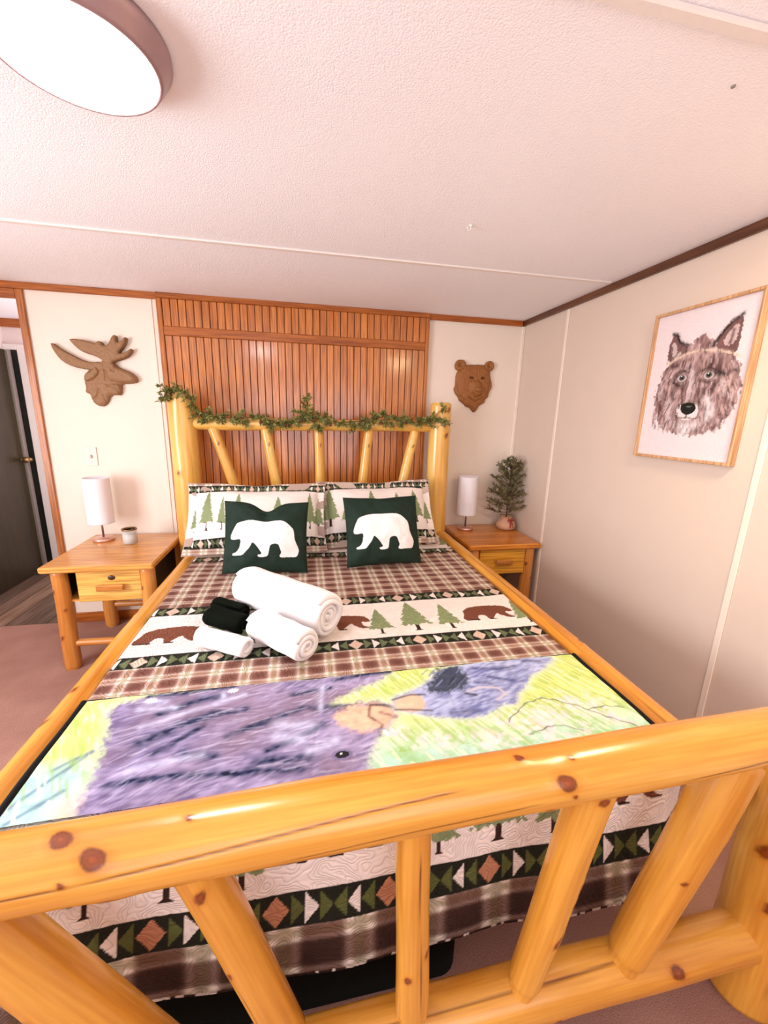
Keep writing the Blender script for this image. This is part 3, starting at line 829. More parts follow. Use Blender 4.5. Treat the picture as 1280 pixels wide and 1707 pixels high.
    for P, w_ in (([(-0.44, 1.082), (-0.30, 1.092), (-0.21, 1.094)], 0.009), ([(-0.395, 1.01), (-0.31, 1.045), (-0.24, 1.06)], 0.012), ([(-0.40, 0.915), (-0.33, 0.955), (-0.25, 0.985)], 0.016), ([(-0.25, 0.985), (-0.17, 0.99)], 0.010),
                  ([(-0.36, 0.87), (-0.27, 0.94)], 0.008), ([(-0.43, 0.80), (-0.30, 0.80), (-0.16, 0.785), (-0.02, 0.775)], 0.009), ([(-0.12, 0.93), (-0.02, 0.97), (0.10, 0.955)], 0.010), ([(-0.20, 0.90), (-0.12, 0.93)], 0.009),
                  ([(0.07, 1.075), (0.16, 1.09), (0.25, 1.093)], 0.007), ([(-0.10, 0.84), (-0.02, 0.87), (0.03, 0.90)], 0.010), ([(-0.05, 1.03), (0.06, 1.045)], 0.008), ([(-0.30, 0.86), (-0.22, 0.84)], 0.012), ([(-0.12, 0.81), (0.0, 0.80)], 0.012)):
        stroke(P, w_*1.2, (30, 42, 80), 1.15)
    for P, w_ in (([(-0.45, 1.04), (-0.36, 1.03)], 0.010), ([(-0.42, 0.97), (-0.30, 1.01), (-0.18, 1.05)], 0.007), ([(-0.08, 0.92), (0.0, 0.90)], 0.016), ([(-0.08, 0.88), (-0.02, 0.86)], 0.014), ([(0.04, 1.06), (0.03, 1.0), (0.03, 0.96)], 0.008),
                  ([(-0.40, 0.83), (-0.25, 0.85)], 0.008), ([(0.0, 0.82), (0.06, 0.84)], 0.012), ([(-0.24, 1.07), (-0.235, 1.04)], 0.008), ([(-0.44, 1.065), (-0.39, 1.058)], 0.008)):
        stroke(P, w_*1.2, (206, 206, 236), 0.75)
    for q in range(420):
        px_ = -0.46+0.66*rs.random(); py_ = 0.74+0.35*rs.random()
        an = 0.55+0.5*math.sin(px_*5+py_*6)+rs.gauss(0, 0.15); l_ = 0.012+0.022*rs.random()
        if not inpoly(np.array([px_]), np.array([py_]), Pb)[0]: continue
        bb_ = (np.abs(X-px_) < 0.05) & (np.abs(Y-py_) < 0.05)
        dd_ = segdist(X[bb_], Y[bb_], [(px_-l_*math.cos(an), py_-l_*math.sin(an)), (px_+l_*math.cos(an), py_+l_*math.sin(an))])
        a_ = (np.exp(-(dd_/0.0022)**2)*0.28)[:, None]
        Cc[bb_] = Cc[bb_]*(1-a_)+lin(rs.choice([(60, 60, 96), (226, 222, 244), (196, 186, 216), (120, 96, 112), (206, 200, 232), (84, 84, 128)]))*a_
    # tan muzzle of the big bear
    Pm = smooth_poly([(0.055, 0.918), (0.10, 0.955), (0.165, 0.962), (0.225, 0.940), (0.228, 0.895), (0.185, 0.860), (0.130, 0.855), (0.085, 0.880)], 2)
    mm_ = soft(Pm, 0.03)[..., None]*0.92; Cc[:] = Cc*(1-mm_)+(lin((240, 194, 160))*(0.75+0.5*n2[..., None]))*mm_
    stroke([(0.168, 0.955), (0.205, 0.948), (0.232, 0.935)], 0.006, (60, 48, 58), 0.9, False)
    stroke([(0.165, 0.95), (0.155, 0.91), (0.185, 0.875), (0.172, 0.84)], 0.005, (84, 56, 60), 0.8)
    stroke([(0.19, 0.92), (0.225, 0.90)], 0.008, (118, 84, 84), 0.7)
    e = np.hypot((X-0.074)/0.017, (Y-0.797)/0.010); m2(e < 1.5, lin((120, 110, 150)), 0.8); m2(e < 1, lin((18, 14, 22)), 1); m2(np.hypot(X-0.072, Y-0.800) < 0.0028, lin((230, 230, 240)), 1)
    # ear tufts / sparkle at top edge
    for sx_, sy_ in ((-0.43, 1.068), (-0.215, 1.075)):
        for a in range(5):
            aa = a*math.pi/5; stroke([(sx_-0.014*math.cos(aa), sy_-0.010*math.sin(aa)), (sx_+0.014*math.cos(aa), sy_+0.010*math.sin(aa))], 0.002, (236, 238, 246), 0.9, False)
    # small bear lying to the right
    P2 = smooth_poly([(0.405, 1.078), (0.48, 1.092), (0.60, 1.097), (0.80, 1.097), (0.815, 1.075), (0.755, 1.035), (0.68, 1.000), (0.640, 0.955), (0.600, 0.930), (0.575, 0.885), (0.530, 0.893), (0.497, 0.872), (0.430, 0.858), (0.36, 0.868), (0.315, 0.890), (0.255, 0.908), (0.228, 0.940), (0.240, 0.978), (0.31, 0.997), (0.36, 1.03)], 2)
    m2_ = inpoly(X+jx, Y+jy, P2)
    base2 = lin((112, 118, 172))*(1-f)+lin((192, 200, 236))*f
    s2_ = soft(P2, 0.02)[..., None]; halo = np.exp(-(segdist(X, Y, P2, True)/0.014)**2)[..., None]*0.5
    Cc[:] = Cc*(1-halo)+lin((214, 222, 226))*halo
    Cc[:] = Cc*(1-s2_)+base2*s2_
    Pd = smooth_poly([(0.395, 1.082), (0.486, 1.094), (0.482, 1.04), (0.475, 0.985), (0.40, 0.970), (0.335, 0.980), (0.345, 1.01), (0.38, 1.04)], 1)
    m2(soft(Pd, 0.03), lin((30, 42, 62)), 0.92)
    for q in range(26):
        px_ = 0.35+0.13*rs.random(); py_ = 0.975+0.10*rs.random()
        stroke([(px_-0.014, py_-0.012), (px_+0.012, py_+0.012)], 0.0022, rs.choice([(96, 110, 150), (20, 28, 44), (130, 140, 180)]), 0.7, False)
    Pmz = smooth_poly([(0.230, 0.940), (0.245, 0.972), (0.315, 0.985), (0.325, 0.93), (0.30, 0.905), (0.25, 0.912)], 1)
    m2(soft(Pmz, 0.016), lin((228, 192, 160)), 0.95)
    stroke([(0.232, 0.965), (0.29, 0.978), (0.33, 0.972)], 0.004, (48, 44, 60), 0.8, False)
    stroke([(0.232, 0.925), (0.28, 0.915), (0.33, 0.905)], 0.004, (80, 66, 80), 0.8, False)
    stroke([(0.46, 0.965), (0.50, 0.975), (0.555, 0.965), (0.565, 0.935), (0.53, 0.915)], 0.005, (206, 196, 206), 0.9, False)
    stroke([(0.45, 0.955), (0.475, 0.945)], 0.006, (36, 40, 62), 0.9, False)
    stroke([(0.40, 0.93), (0.36, 0.90)], 0.012, (196, 206, 240), 0.6)
    for P in ([(0.52, 1.07), (0.60, 1.05), (0.66, 1.06)], [(0.55, 1.02), (0.62, 0.99)], [(0.70, 1.08), (0.76, 1.07)], [(0.50, 1.0), (0.54, 0.99)], [(0.38, 0.885), (0.46, 0.885)]):
        stroke(P, 0.008, (66, 72, 118), 0.8)
    V = np.stack([X, Y, Z], -1).reshape(-1, 3)
    t = thing('throw_blanket', 'plush throw blanket printed with two dark bears on the foot of the quilt', 'blanket', (0.147, 0.9, 0.65))
    # top face with thickness: closed sheet
    part('printed_face', V, grid_faces(ny, nx), M['blanket'], t, attrs={'Col': ('FLOAT_COLOR', Cc.reshape(-1, 3))})
    # black binding: swept tube around left, top and right edge
    per = []
    for y in np.linspace(y0, y1, 40): per.append((x0-0.003, y))
    for x in np.linspace(x0, x1, 6)[1:-1]: pass
    side = []
    def tube(path, r, n=8, sq=0.75):
        P = np.array(path, float); T_ = np.gradient(P, axis=0); T_ /= np.linalg.norm(T_, axis=1)[:, None]
        Vv = []
        for p, t_ in zip(P, T_):
            _, u, v = frame_of(t_)
            for a in np.linspace(0, 2*np.pi, n, endpoint=False): Vv.append(p+r*math.cos(a)*u+r*sq*math.sin(a)*v)
        k = len(P)
        F_ = [tuple(int(q) for q in f) for f in grid_faces(k, n, False, True)]+[tuple(range(n)), tuple(range((k-1)*n, k*n))]
        return np.array(Vv), F_
    zb = 0.6545
    L_ = tube([(x0-0.006+0.002*math.sin(y*20), y, zb) for y in np.linspace(y0, y1-0.002, 40)], 0.0085)
    R_ = tube([(x1+0.006+0.002*math.sin(y*17), y, zb) for y in np.linspace(y0, y1-0.002, 40)], 0.0085)
    for q in (L_, R_):
        o = part('binding', q[0], q[1], M['bind'], t, label='black bound edge of the blanket'); fix_normals(o.data)
    T2 = tube([(x, y1+0.001, 0.6525) for x in np.linspace(x0, x1, 60)], 0.0045)
    o = part('binding', T2[0], T2[1], M['bind'], t, label='black bound edge of the blanket'); fix_normals(o.data)
blanket()

# ------------------------------------------------------------------ pillows
def pillow_grid(w_, h_, th, n=110, pinch=0.05, flange=0.0, notch=0.0, seed=1, p=2.6):
    """front and back faces; local x right, y up, z outwards; returns list of (V, U, W) for both faces"""
    u = np.linspace(-1, 1, n); U, W_ = np.meshgrid(u, u)
    X = U*w_/2*(1-pinch*(1-W_**2)); Y = W_*h_/2*(1-pinch*(1-U**2))
    if notch: Y = Y-notch*np.exp(-(U/0.28)**2)*np.clip(W_, 0, 1)**2
    fx = 1-flange/(w_/2); fy = 1-flange/(h_/2)
    a = np.clip(np.abs(U)/fx, 0, 1); b_ = np.clip(np.abs(W_)/fy, 0, 1)
    H = th*((1-a**p)*(1-b_**p))**0.55
    wr = 0.012*th/0.08*(fbm(U*2.5+seed, W_*2.5, seed)-0.5)*2*np.clip((1-a)*(1-b_)*6, 0, 1)
    corner = 0.006*np.sin(np.arctan2(W_, U)*9+seed)*np.clip(a*b_*1.2, 0, 1)*np.clip((1-a*b_)*4, 0, 1)
    H1 = H+wr+corner
    if notch: H1 = H1-notch*0.5*np.exp(-(U/0.14)**2)*np.clip(W_, 0, 1)*np.clip((1-b_)*5, 0, 1)
    return U, W_, X, Y, H1, H
def pillow(root, body_name, w_, h_, th, org, right, up, mat, paint, **k):
    U, W_, X, Y, H1, H0 = pillow_grid(w_, h_, th, **k)
    r = np.array(right, float); r /= np.linalg.norm(r)
    up = np.array(up, float); up -= r*(up@r); up /= np.linalg.norm(up)
    nrm = np.cross(r, up)
    org = np.array(org, float)
    A = org+X[..., None]*r+Y[..., None]*up
    Vf = A+H1[..., None]*nrm; Vb = A-(H0*0.55+0.0015)[..., None]*nrm
    n = U.shape[0]
    Cf = paint(U, W_, X, Y); Cb = np.zeros_like(Cf); Cb[:] = Cf[2, 2]
    V = np.concatenate([Vf.reshape(-1, 3), Vb.reshape(-1, 3)])
    F1 = grid_faces(n, n); F2 = grid_faces(n, n, off=n*n)[:, ::-1]
    # rim strip
    idx = np.concatenate([np.arange(n), np.arange(1, n)*n+n-1, (n-1)*n+np.arange(n-2, -1, -1), np.arange(n-2, 0, -1)*n])
    j = np.roll(idx, -1)
    F3 = np.stack([idx, idx+n*n, j+n*n, j], -1)
    o = part(body_name, V, np.concatenate([F1[:, ::-1], F2[:, ::-1], F3]), mat, root, attrs={'Col': ('FLOAT_COLOR', np.concatenate([Cf.reshape(-1, 3), Cb.reshape(-1, 3)]))})
    fix_normals(o.data)
    return o, (org, r, up, nrm)

def sham_paint(x_off, trees):
    def f(U, W_, X, Y):
        Cc = np.zeros(U.shape+(3,)); Cc[:] = WHITE
        plaid(Cc, np.ones(U.shape, bool), X+0.02, Y*1.0)
        h2 = np.abs(Y).max()
        t = (Y+h2)/(2*h2)
        m_ = (t < 0.955) & (t > 0.845); tri_band(Cc, m_, X+0.3, (t-0.845)/0.11, 0.13)
        m_ = (t <= 0.845) & (t > 0.20); Cc[m_] = WHITE
        for cx_, hh, ww in trees:
            f_, t_ = tree_mask(X, Y, cx_, -h2+2*h2*0.30, hh, ww, 3)
            Cc[m_ & f_] = G1*0.95; Cc[m_ & t_] = DARKB
        m_ = (t <= 0.20) & (t > 0.09); tri_band(Cc, m_, X+0.3, (t-0.09)/0.11, 0.16)
        edge = (np.abs(U) > 0.992) | (np.abs(W_) > 0.988)
        Cc[edge] = CREAM*0.9
        return Cc
    return f
def sham(label, bl, br, tl, tr, trees, seed):
    bl, br, tl, tr = map(lambda q: np.array(q, float), (bl, br, tl, tr))
    c_ = (bl+br+tl+tr)/4
    w_ = (np.linalg.norm(br-bl)+np.linalg.norm(tr-tl))/2; h_ = (np.linalg.norm(tl-bl)+np.linalg.norm(tr-br))/2
    root = thing('pillow_sham', label, 'pillow', (c_[0], bl[1], bl[2]), 'large patterned pillows against the headboard')
    pillow(root, 'cover', w_, h_, 0.075, c_, (br-bl)+(tr-tl), (tl-bl)+(tr-br), M['sham'], sham_paint(0, trees), flange=0.045, pinch=0.045, notch=0.012, seed=seed, n=150)
sham('large patterned pillow with tall green trees, left of the two at the headboard', (-0.67, 2.27, 0.665), (0.115, 2.25, 0.665), (-0.68, 2.505, 1.035), (0.135, 2.50, 1.035),
     [(-0.27, 0.25, 0.10), (-0.345, 0.15, 0.04), (-0.185, 0.20, 0.06), (-0.10, 0.22, 0.10), (0.12, 0.2, 0.1), (0.30, 0.23, 0.08), (0.35, 0.20, 0.07)], 2)
sham('large patterned pillow with tall green trees, right of the two at the headboard', (0.07, 2.325, 0.665), (0.805, 2.34, 0.665), (0.08, 2.56, 1.025), (0.835, 2.57, 1.05),
     [(-0.30, 0.25, 0.13), (-0.20, 0.15, 0.08), (-0.04, 0.22, 0.12), (0.12, 0.2, 0.1), (0.24, 0.22, 0.12), (0.32, 0.15, 0.07), (-0.355, 0.13, 0.05)], 5)

def cushion_paint(U, W_, X, Y):
    Cc = np.zeros(U.shape+(3,)); Cc[:] = lin((22, 40, 30))
    n = fbm(X*40, Y*40, 2)
    Cc *= (0.75+0.6*n)[..., None]
    w2 = np.abs(X).max(); 
    P = bearP*np.array([0.82, 0.54])+np.array([-0.42, -0.30])
    m_ = inpoly(U*0.5+0.0, W_*0.5, smooth_poly(P*np.array([1, 1]), 1))
    Cc[m_] = lin((246, 234, 232))
    return Cc
def cushion(label, bl, br, tl, tr, notch, seed):
    bl, br, tl, tr = map(lambda q: np.array(q, float), (bl, br, tl, tr))
    c_ = (bl+br+tl+tr)/4
    w_ = (np.linalg.norm(br-bl)+np.linalg.norm(tr-tl))/2; h_ = (np.linalg.norm(tl-bl)+np.linalg.norm(tr-br))/2
    root = thing('throw_cushion', label, 'cushion', (c_[0], bl[1], bl[2]), 'dark square cushions with a white bear')
    pillow(root, 'cover', w_, h_, 0.062, c_, (br-bl)+(tr-tl), (tl-bl)+(tr-br), M['cushion'], cushion_paint, pinch=0.045, notch=notch, seed=seed, n=200, p=2.2)
cushion('dark green cushion with white bear and a dented top edge, behind the white towels', (-0.415, 1.955, 0.665), (-0.005, 1.965, 0.665), (-0.392, 2.10, 1.018), (0.028, 2.09, 0.990), 0.045, 1)
cushion('dark green cushion with white bear, standing upright on the right side of the bed', (0.205, 1.985, 0.665), (0.612, 2.01, 0.665), (0.200, 2.13, 1.012), (0.620, 2.15, 1.018), 0.004, 4)

# ------------------------------------------------------------------ rolled towels
def towel_roll(name, label, a, b_, r, mat, group, turns=3.2, sq=0.9, seed=1, rot=0.0):
    a = np.array(a, float); b_ = np.array(b_, float)
    d, u, v = frame_of(b_-a)
    th = r*0.86/turns
    n = int(turns*26)
    t = np.linspace(0, turns*2*np.pi, n)
    rad_o = r-(turns*2*np.pi-t)/(2*np.pi)*th*0.98
    rad_o = np.maximum(rad_o, 0.002)
    rad_i = np.maximum(rad_o-th*0.90, 0.0006)
    ang = t+rot
    wob = 1+0.03*np.sin(ang*3+seed)
    fl = lambda R_: (R_*np.cos(ang)*wob, R_*np.sin(ang)*wob*sq)
    xo, yo = fl(rad_o); xi, yi = fl(rad_i)
    nr = 24
    rows_o = []; rows_i = []
    ss = np.linspace(0, 1, nr)
    for k, s in enumerate(ss):
        e = min(s, 1-s)
        puff = 1-0.07*max(0, 1-e/0.05)**2+0.015*math.sin(s*17+seed)
        tel = 0.006*math.sin(seed*3.1)  # layers telescope slightly at the ends
        sh = (np.sin(ang*0.37+seed)*0.006+0.004*(rad_o/r))*(1 if s > 0.5 else -1)*max(0, 1-e/0.06)
        P = a+s*(b_-a)
        rows_o.append(P+(xo*puff)[:, None]*u+(yo*puff)[:, None]*v+sh[:, None]*d)
        rows_i.append(P+(xi*puff)[:, None]*u+(yi*puff)[:, None]*v+sh[:, None]*d)
    O = np.array(rows_o); I = np.array(rows_i)[:, ::-1]
    ring = np.concatenate([O, I], 1); m_ = ring.shape[1]
    V = ring.reshape(-1, 3)
    F = [tuple(int(q) for q in f) for f in grid_faces(nr, m_, False, True)]
    for base_ in (0, (nr-1)*m_):
        for i in range(n-1):
            F.append((base_+i, base_+i+1, base_+m_-2-i, base_+m_-1-i))
    root = thing(name, label, 'towel', ((a+b_)/2-np.array([0, 0, r*sq])), group)
    o = part('roll', V, F, mat, root); fix_normals(o.data)
    return root
ZT = 0.654
towel_roll('bath_towel', 'large rolled white bath towel, rear and tallest of the white rolls', (-0.245, 1.635, ZT+0.092), (0.075, 1.325, ZT+0.090), 0.092, M['towel'], 'rolled towels on the bed', 4, 0.95, 1, rot=2.2)
towel_roll('bath_towel', 'thick rolled white towel lying in front of the largest roll', (-0.176, 1.360, ZT+0.060), (-0.004, 1.182, ZT+0.060), 0.066, M['towel'], 'rolled towels on the bed', 3.2, 0.88, 4, rot=1.2)
towel_roll('hand_towel', 'small rolled white towel in front of the black washcloths', (-0.358, 1.350, ZT+0.038), (-0.200, 1.252, ZT+0.038), 0.042, M['towel'], 'rolled towels on the bed', 2.6, 0.9, 3, rot=2.0)
towel_roll('washcloth', 'small black rolled washcloth, the rear one of two', (-0.360, 1.588, ZT+0.036), (-0.240, 1.498, ZT+0.036), 0.036, M['towel_black'], 'rolled black washcloths', 2.2, 0.95, 5, rot=1)
towel_roll('washcloth', 'wider black rolled washcloth, the front one of two', (-0.362, 1.498, ZT+0.040), (-0.225, 1.405, ZT+0.040), 0.047, M['towel_black'], 'rolled black washcloths', 2.2, 0.82, 6, rot=3)

# ------------------------------------------------------------------ nightstands
def nightstand(label, x0, x1, y0, y1, zt, knob, tops, dx0, dx1, dmat):
    root = thing('nightstand', label, 'nightstand', ((x0+x1)/2, (y0+y1)/2, 0), 'log nightstands beside the bed')
    tt = 0.036
    o = box('top', x0, x1, y0, y1, zt-tt, zt, tops, root, b=0.008)
    lr = 0.040; zi = zt-tt-0.001
    xa = x0+0.035+lr*0.6; xb = x1-0.030-lr*0.6; ya = y0+0.03+lr; yb = y1-0.02-lr
    for (lx, ly) in ((xa, ya), (xb, ya), (xa, yb), (xb, yb)):
        log('leg', (lx, ly, 0), (lx, ly, zi), lr*1.02, lr*0.96, M['stand_log'], root, nt=32, knots=((0.35, 250, 0.008), (0.62, 300, 0.006), (0.8, 230, 0.007)))
    for ly, h in ((ya, 0.155), (yb, 0.155)):
        log('stretcher', (xa+lr*0.6, ly, h), (xb-lr*0.6, ly, h), 0.020, 0.020, M['stand_log'], root, nt=20)
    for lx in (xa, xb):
        box('side_panel', lx-0.009, lx+0.009, ya+lr*0.7, yb-lr*0.7, zi-0.19, zi, M['side_shade'], root, label='side board painted dark as shade')
    box('back_panel', xa+lr*0.7, xb-lr*0.7, yb-0.009, yb+0.009, zi-0.19, zi, M['stand_top'], root)
    box('drawer_bottom', xa+0.02, xb-0.02, ya, yb-0.012, zi-0.19, zi-0.178, M['stand_top'], root)
    dz1 = zi-0.002; dz0 = dz1-0.182
    dr = box('drawer', dx0, dx1, ya-lr*0.75, ya-lr*0.75+0.022, dz0, dz1, dmat, root, b=0.003)
    cx_ = (dx0+dx1)/2+(0.010 if knob else 0.006); cz = (dz0+dz1)/2-(0.005 if knob else 0)
    hw = 0.068 if knob else 0.060
    yf = ya-lr*0.75
    V, F = join([box_vf(cx_-hw, cx_+hw, yf-0.030, yf-0.014, cz-0.017, cz+0.017, 0.004), box_vf(cx_-hw+0.008, cx_-hw+0.028, yf-0.016, yf+0.001, cz-0.012, cz+0.012), box_vf(cx_+hw-0.028, cx_+hw-0.008, yf-0.016, yf+0.001, cz-0.012, cz+0.012)])
    o = part('handle', V, F, M['handle'], dr, smooth=False, label='darker wooden bar handle'); fix_normals(o.data)
    if knob:
        V, F = sphere_vf((cx_+0.004, yf-0.001, cz+0.050), 0.019, 12, (1.0, 0.28, 0.72))
        part('knot', V, F, M['knotm'], dr, label='dark oval knot in the drawer front')
nightstand('log-legged pine nightstand left of the bed, with a dark knot on its drawer', -1.375, -0.822, 2.265, 2.885, 0.632, True, M['stand_top'], -1.222, -0.905, M['drawer'])
M['drawer2'] = wood_mat('golden pine board', (226, 154, 40), (238, 172, 54), (246, 188, 74), 0, 0.35, 0.3, 0.6, 0.04)
M['stand_top2'] = wood_mat('orange pine board', (204, 118, 30), (220, 138, 42), (230, 152, 56), 0, 0.3, 0.4, 0.6, 0.04)
nightstand('log-legged pine nightstand between the bed and the right wall', 1.052, 1.572, 2.355, 2.890, 0.632, False, M['stand_top2'], 1.148, 1.478, M['drawer2'])

# ------------------------------------------------------------------ table lamps
def lamp(label, cx, cy, zb, seed):
    root = thing('table_lamp', label, 'lamp', (cx, cy, zb), 'small table lamps on the nightstands')
    z = zb+0.001
    lathe_part('base', [(0.0005, z), (0.056, z), (0.060, z+0.004), (0.060, z+0.014), (0.055, z+0.019), (0.012, z+0.022), (0.0005, z+0.022)], cx, cy, M['copper'], root)
    lathe_part('pole', [(0.0005, z+0.02), (0.006, z+0.02), (0.006, z+0.16), (0.011, z+0.165), (0.011, z+0.20), (0.0005, z+0.20)], cx, cy, M['chrome'], root, n=16)
    r = 0.072
    z0, z1 = z+0.115, z+0.400
    lathe_part('shade', [(r, z0), (r+0.001, z0+0.004), (r, z0+0.010), (r, z1-0.010), (r+0.001, z1-0.004), (r, z1), (r-0.003, z1), (r-0.003, z0)], cx, cy, M['shade'], root, n=56)
    # the shade profile is closed into a shell
    V = []; F = []
    for a in (0, 120, 240):
        aa = math.radians(a); c_, s_ = math.cos(aa), math.sin(aa)
        V.append(box_vf(0, r-0.002, -0.0015, 0.0015, z0+0.03, z0+0.033))
        q = V[-1][0]; V[-1] = (np.c_[cx+q[:,0]*c_-q[:,1]*s_, cy+q[:,0]*s_+q[:,1]*c_, q[:,2]], V[-1][1])
    Vv, Ff = join(V); part('shade_ring', Vv, Ff, M['chrome'], root, smooth=False)
lamp('small table lamp with white drum shade on the left nightstand, beside a glass jar', -1.262, 2.745, 0.632, 1)
lamp('small table lamp with white drum shade on the right nightstand, next to a little tree', 1.180, 2.760, 0.632, 2)

# jar candle
jx, jy, jz = -1.078, 2.665, 0.633
jar = thing('candle_jar', 'glass candle jar with grey wax standing beside the left lamp', 'candle', (jx, jy, jz))
r = 0.041; h = 0.090
lathe_part('glass', [(0.0005, jz), (r-0.004, jz), (r, jz+0.004), (r, jz+h), (r-0.0025, jz+h), (r-0.0025, jz+0.008), (0.0005, jz+0.008)], jx, jy, M['glass'], jar)
lathe_part('wax', [(0.0005, jz+0.0085), (r-0.003, jz+0.0085), (r-0.003, jz+0.060), (0.0005, jz+0.058)], jx, jy, M['wax'], jar)
lathe_part('rim', [(r-0.004, jz+h-0.004), (r+0.0015, jz+h-0.004), (r+0.0015, jz+h+0.004), (r-0.004, jz+h+0.004), (r-0.004, jz+h-0.004)], jx, jy, M['brass'], jar)
V, F = sphere_vf((jx+0.026, jy-0.014, jz+h+0.004), 0.010); part('lid_knob', V, F, M['doorframe'], jar)

# ------------------------------------------------------------------ needles
def tubes_vf(paths, n=6):
    out = []
    for P, r0, r1 in paths:
        P = np.array(P, float); T_ = np.gradient(P, axis=0); T_ /= np.linalg.norm(T_, axis=1)[:, None]+1e-9
        V = []
        for i, (p, t_) in enumerate(zip(P, T_)):
            _, u, v = frame_of(t_); r = r0+(r1-r0)*i/(len(P)-1)
            for a in np.linspace(0, 2*np.pi, n, endpoint=False): V.append(p+r*math.cos(a)*u+r*math.sin(a)*v)
        k = len(P)
        out.append((np.array(V), [tuple(int(q) for q in f) for f in grid_faces(k, n, False, True)]+[tuple(range(n)), tuple(range((k-1)*n, k*n))]))
    return join(out)
def needles(twigs, rng, dens=260, ln=0.016, wd=0.0016, curl=0.8):
    V = []; F = []
    for a, b_ in twigs:
        a = np.array(a); b_ = np.array(b_); L = np.linalg.norm(b_-a); d, u, v = frame_of(b_-a)
        for i in range(max(3, int(L*dens))):
            s = rng.random(); an = rng.random()*2*math.pi
            rd = math.cos(an)*u+math.sin(an)*v
            dr = rd*0.8+d*curl*(0.5+rng.random()); dr /= np.linalg.norm(dr)
            p = a+s*(b_-a); l = ln*(0.7+0.6*rng.random()); sd = np.cross(dr, rng_vec(rng)); sd /= np.linalg.norm(sd)+1e-9
            k = len(V); V += [p-sd*wd, p+sd*wd, p+dr*l*0.6+sd*wd*1.1, p+dr*l, p+dr*l*0.6-sd*wd*1.1]
            F.append((k, k+1, k+2, k+3, k+4))
    return np.array(V), F
def rng_vec(rng): return np.array([rng.random()-0.5, rng.random()-0.5, rng.random()-0.5])

# garland along the headboard
rng = random.Random(11)
gar = thing('pine_garland', 'green leafy garland draped along the top log of the headboard', 'garland', (0.09, 2.66, 1.40))
gp = [(-0.815, 2.66, 1.500), (-0.79, 2.655, 1.545), (-0.735, 2.66, 1.562), (-0.665, 2.645, 1.535), (-0.625, 2.66, 1.445), (-0.55, 2.665, 1.425), (-0.45, 2.66, 1.412), (-0.32, 2.66, 1.418), (-0.22, 2.67, 1.405), (-0.13, 2.665, 1.385), (-0.05, 2.67, 1.41), (0.03, 2.66, 1.425), (0.12, 2.67, 1.41), (0.22, 2.66, 1.40), (0.34, 2.66, 1.41), (0.44, 2.66, 1.425), (0.52, 2.66, 1.445), (0.60, 2.66, 1.43), (0.70, 2.665, 1.41), (0.78, 2.66, 1.42), (0.83, 2.65, 1.42), (0.87, 2.64, 1.435)]
V, F = tubes_vf([(gp, 0.004, 0.003)]); part('stem', V, F, M['bark'], gar)
tw = []
gpa = np.array(gp)
for i in range(250):
    t = rng.random()*(len(gp)-1.001); k = int(t); p = gpa[k]*(1-t+k)+gpa[k+1]*(t-k)
    dd = np.array([rng.gauss(0, 0.030), rng.gauss(-0.008, 0.016), rng.gauss(0.002, 0.024)])
    tw.append((p, p+dd))
for z in np.linspace(0, 1, 16):
    p = np.array([0.03, 2.655, 1.43+z*0.12]); tw.append((p, p+np.array([rng.gauss(0, 0.035)*(1-z*0.7), -0.005, 0.02])))
for bx_, bz in ((-0.50, 1.36), (-0.36, 1.34), (-0.20, 1.30), (0.08, 1.32), (0.09, 1.30), (0.40, 1.33), (0.16, 1.35), (-0.05, 1.34), (0.55, 1.35), (0.62, 1.35), (-0.60, 1.36), (0.905, 1.51), (0.92, 1.415)):
    for _ in range(5):
        p = np.array([bx_+rng.gauss(0, 0.012), 2.66, bz+0.06+rng.random()*0.02]) if bx_ < 0.88 else np.array([bx_+rng.gauss(0, 0.008), 2.635, bz])
        tw.append((p, p+np.array([rng.gauss(0, 0.018), 0, -0.05+rng.random()*0.03 if bx_ < 0.88 else rng.gauss(0, 0.02)])))
V, F = needles(tw, rng, 420, 0.022, 0.0032, 0.7)
V[:,1] = np.minimum(V[:,1], 2.70)
part('greenery', V, F, M['garland'], gar, smooth=False, kind='stuff')
for cx_, cz in ((-0.015, 1.405), (0.055, 1.408), (0.165, 1.385), (-0.26, 1.39), (0.36, 1.41), (-0.10, 1.375), (0.50, 1.40), (0.66, 1.405)):
    V, F = sphere_vf((cx_, 2.640, cz), 0.0095, 8, (1.1, 1, 0.9)); part('pine_cone', V, F, M['cone'], gar)

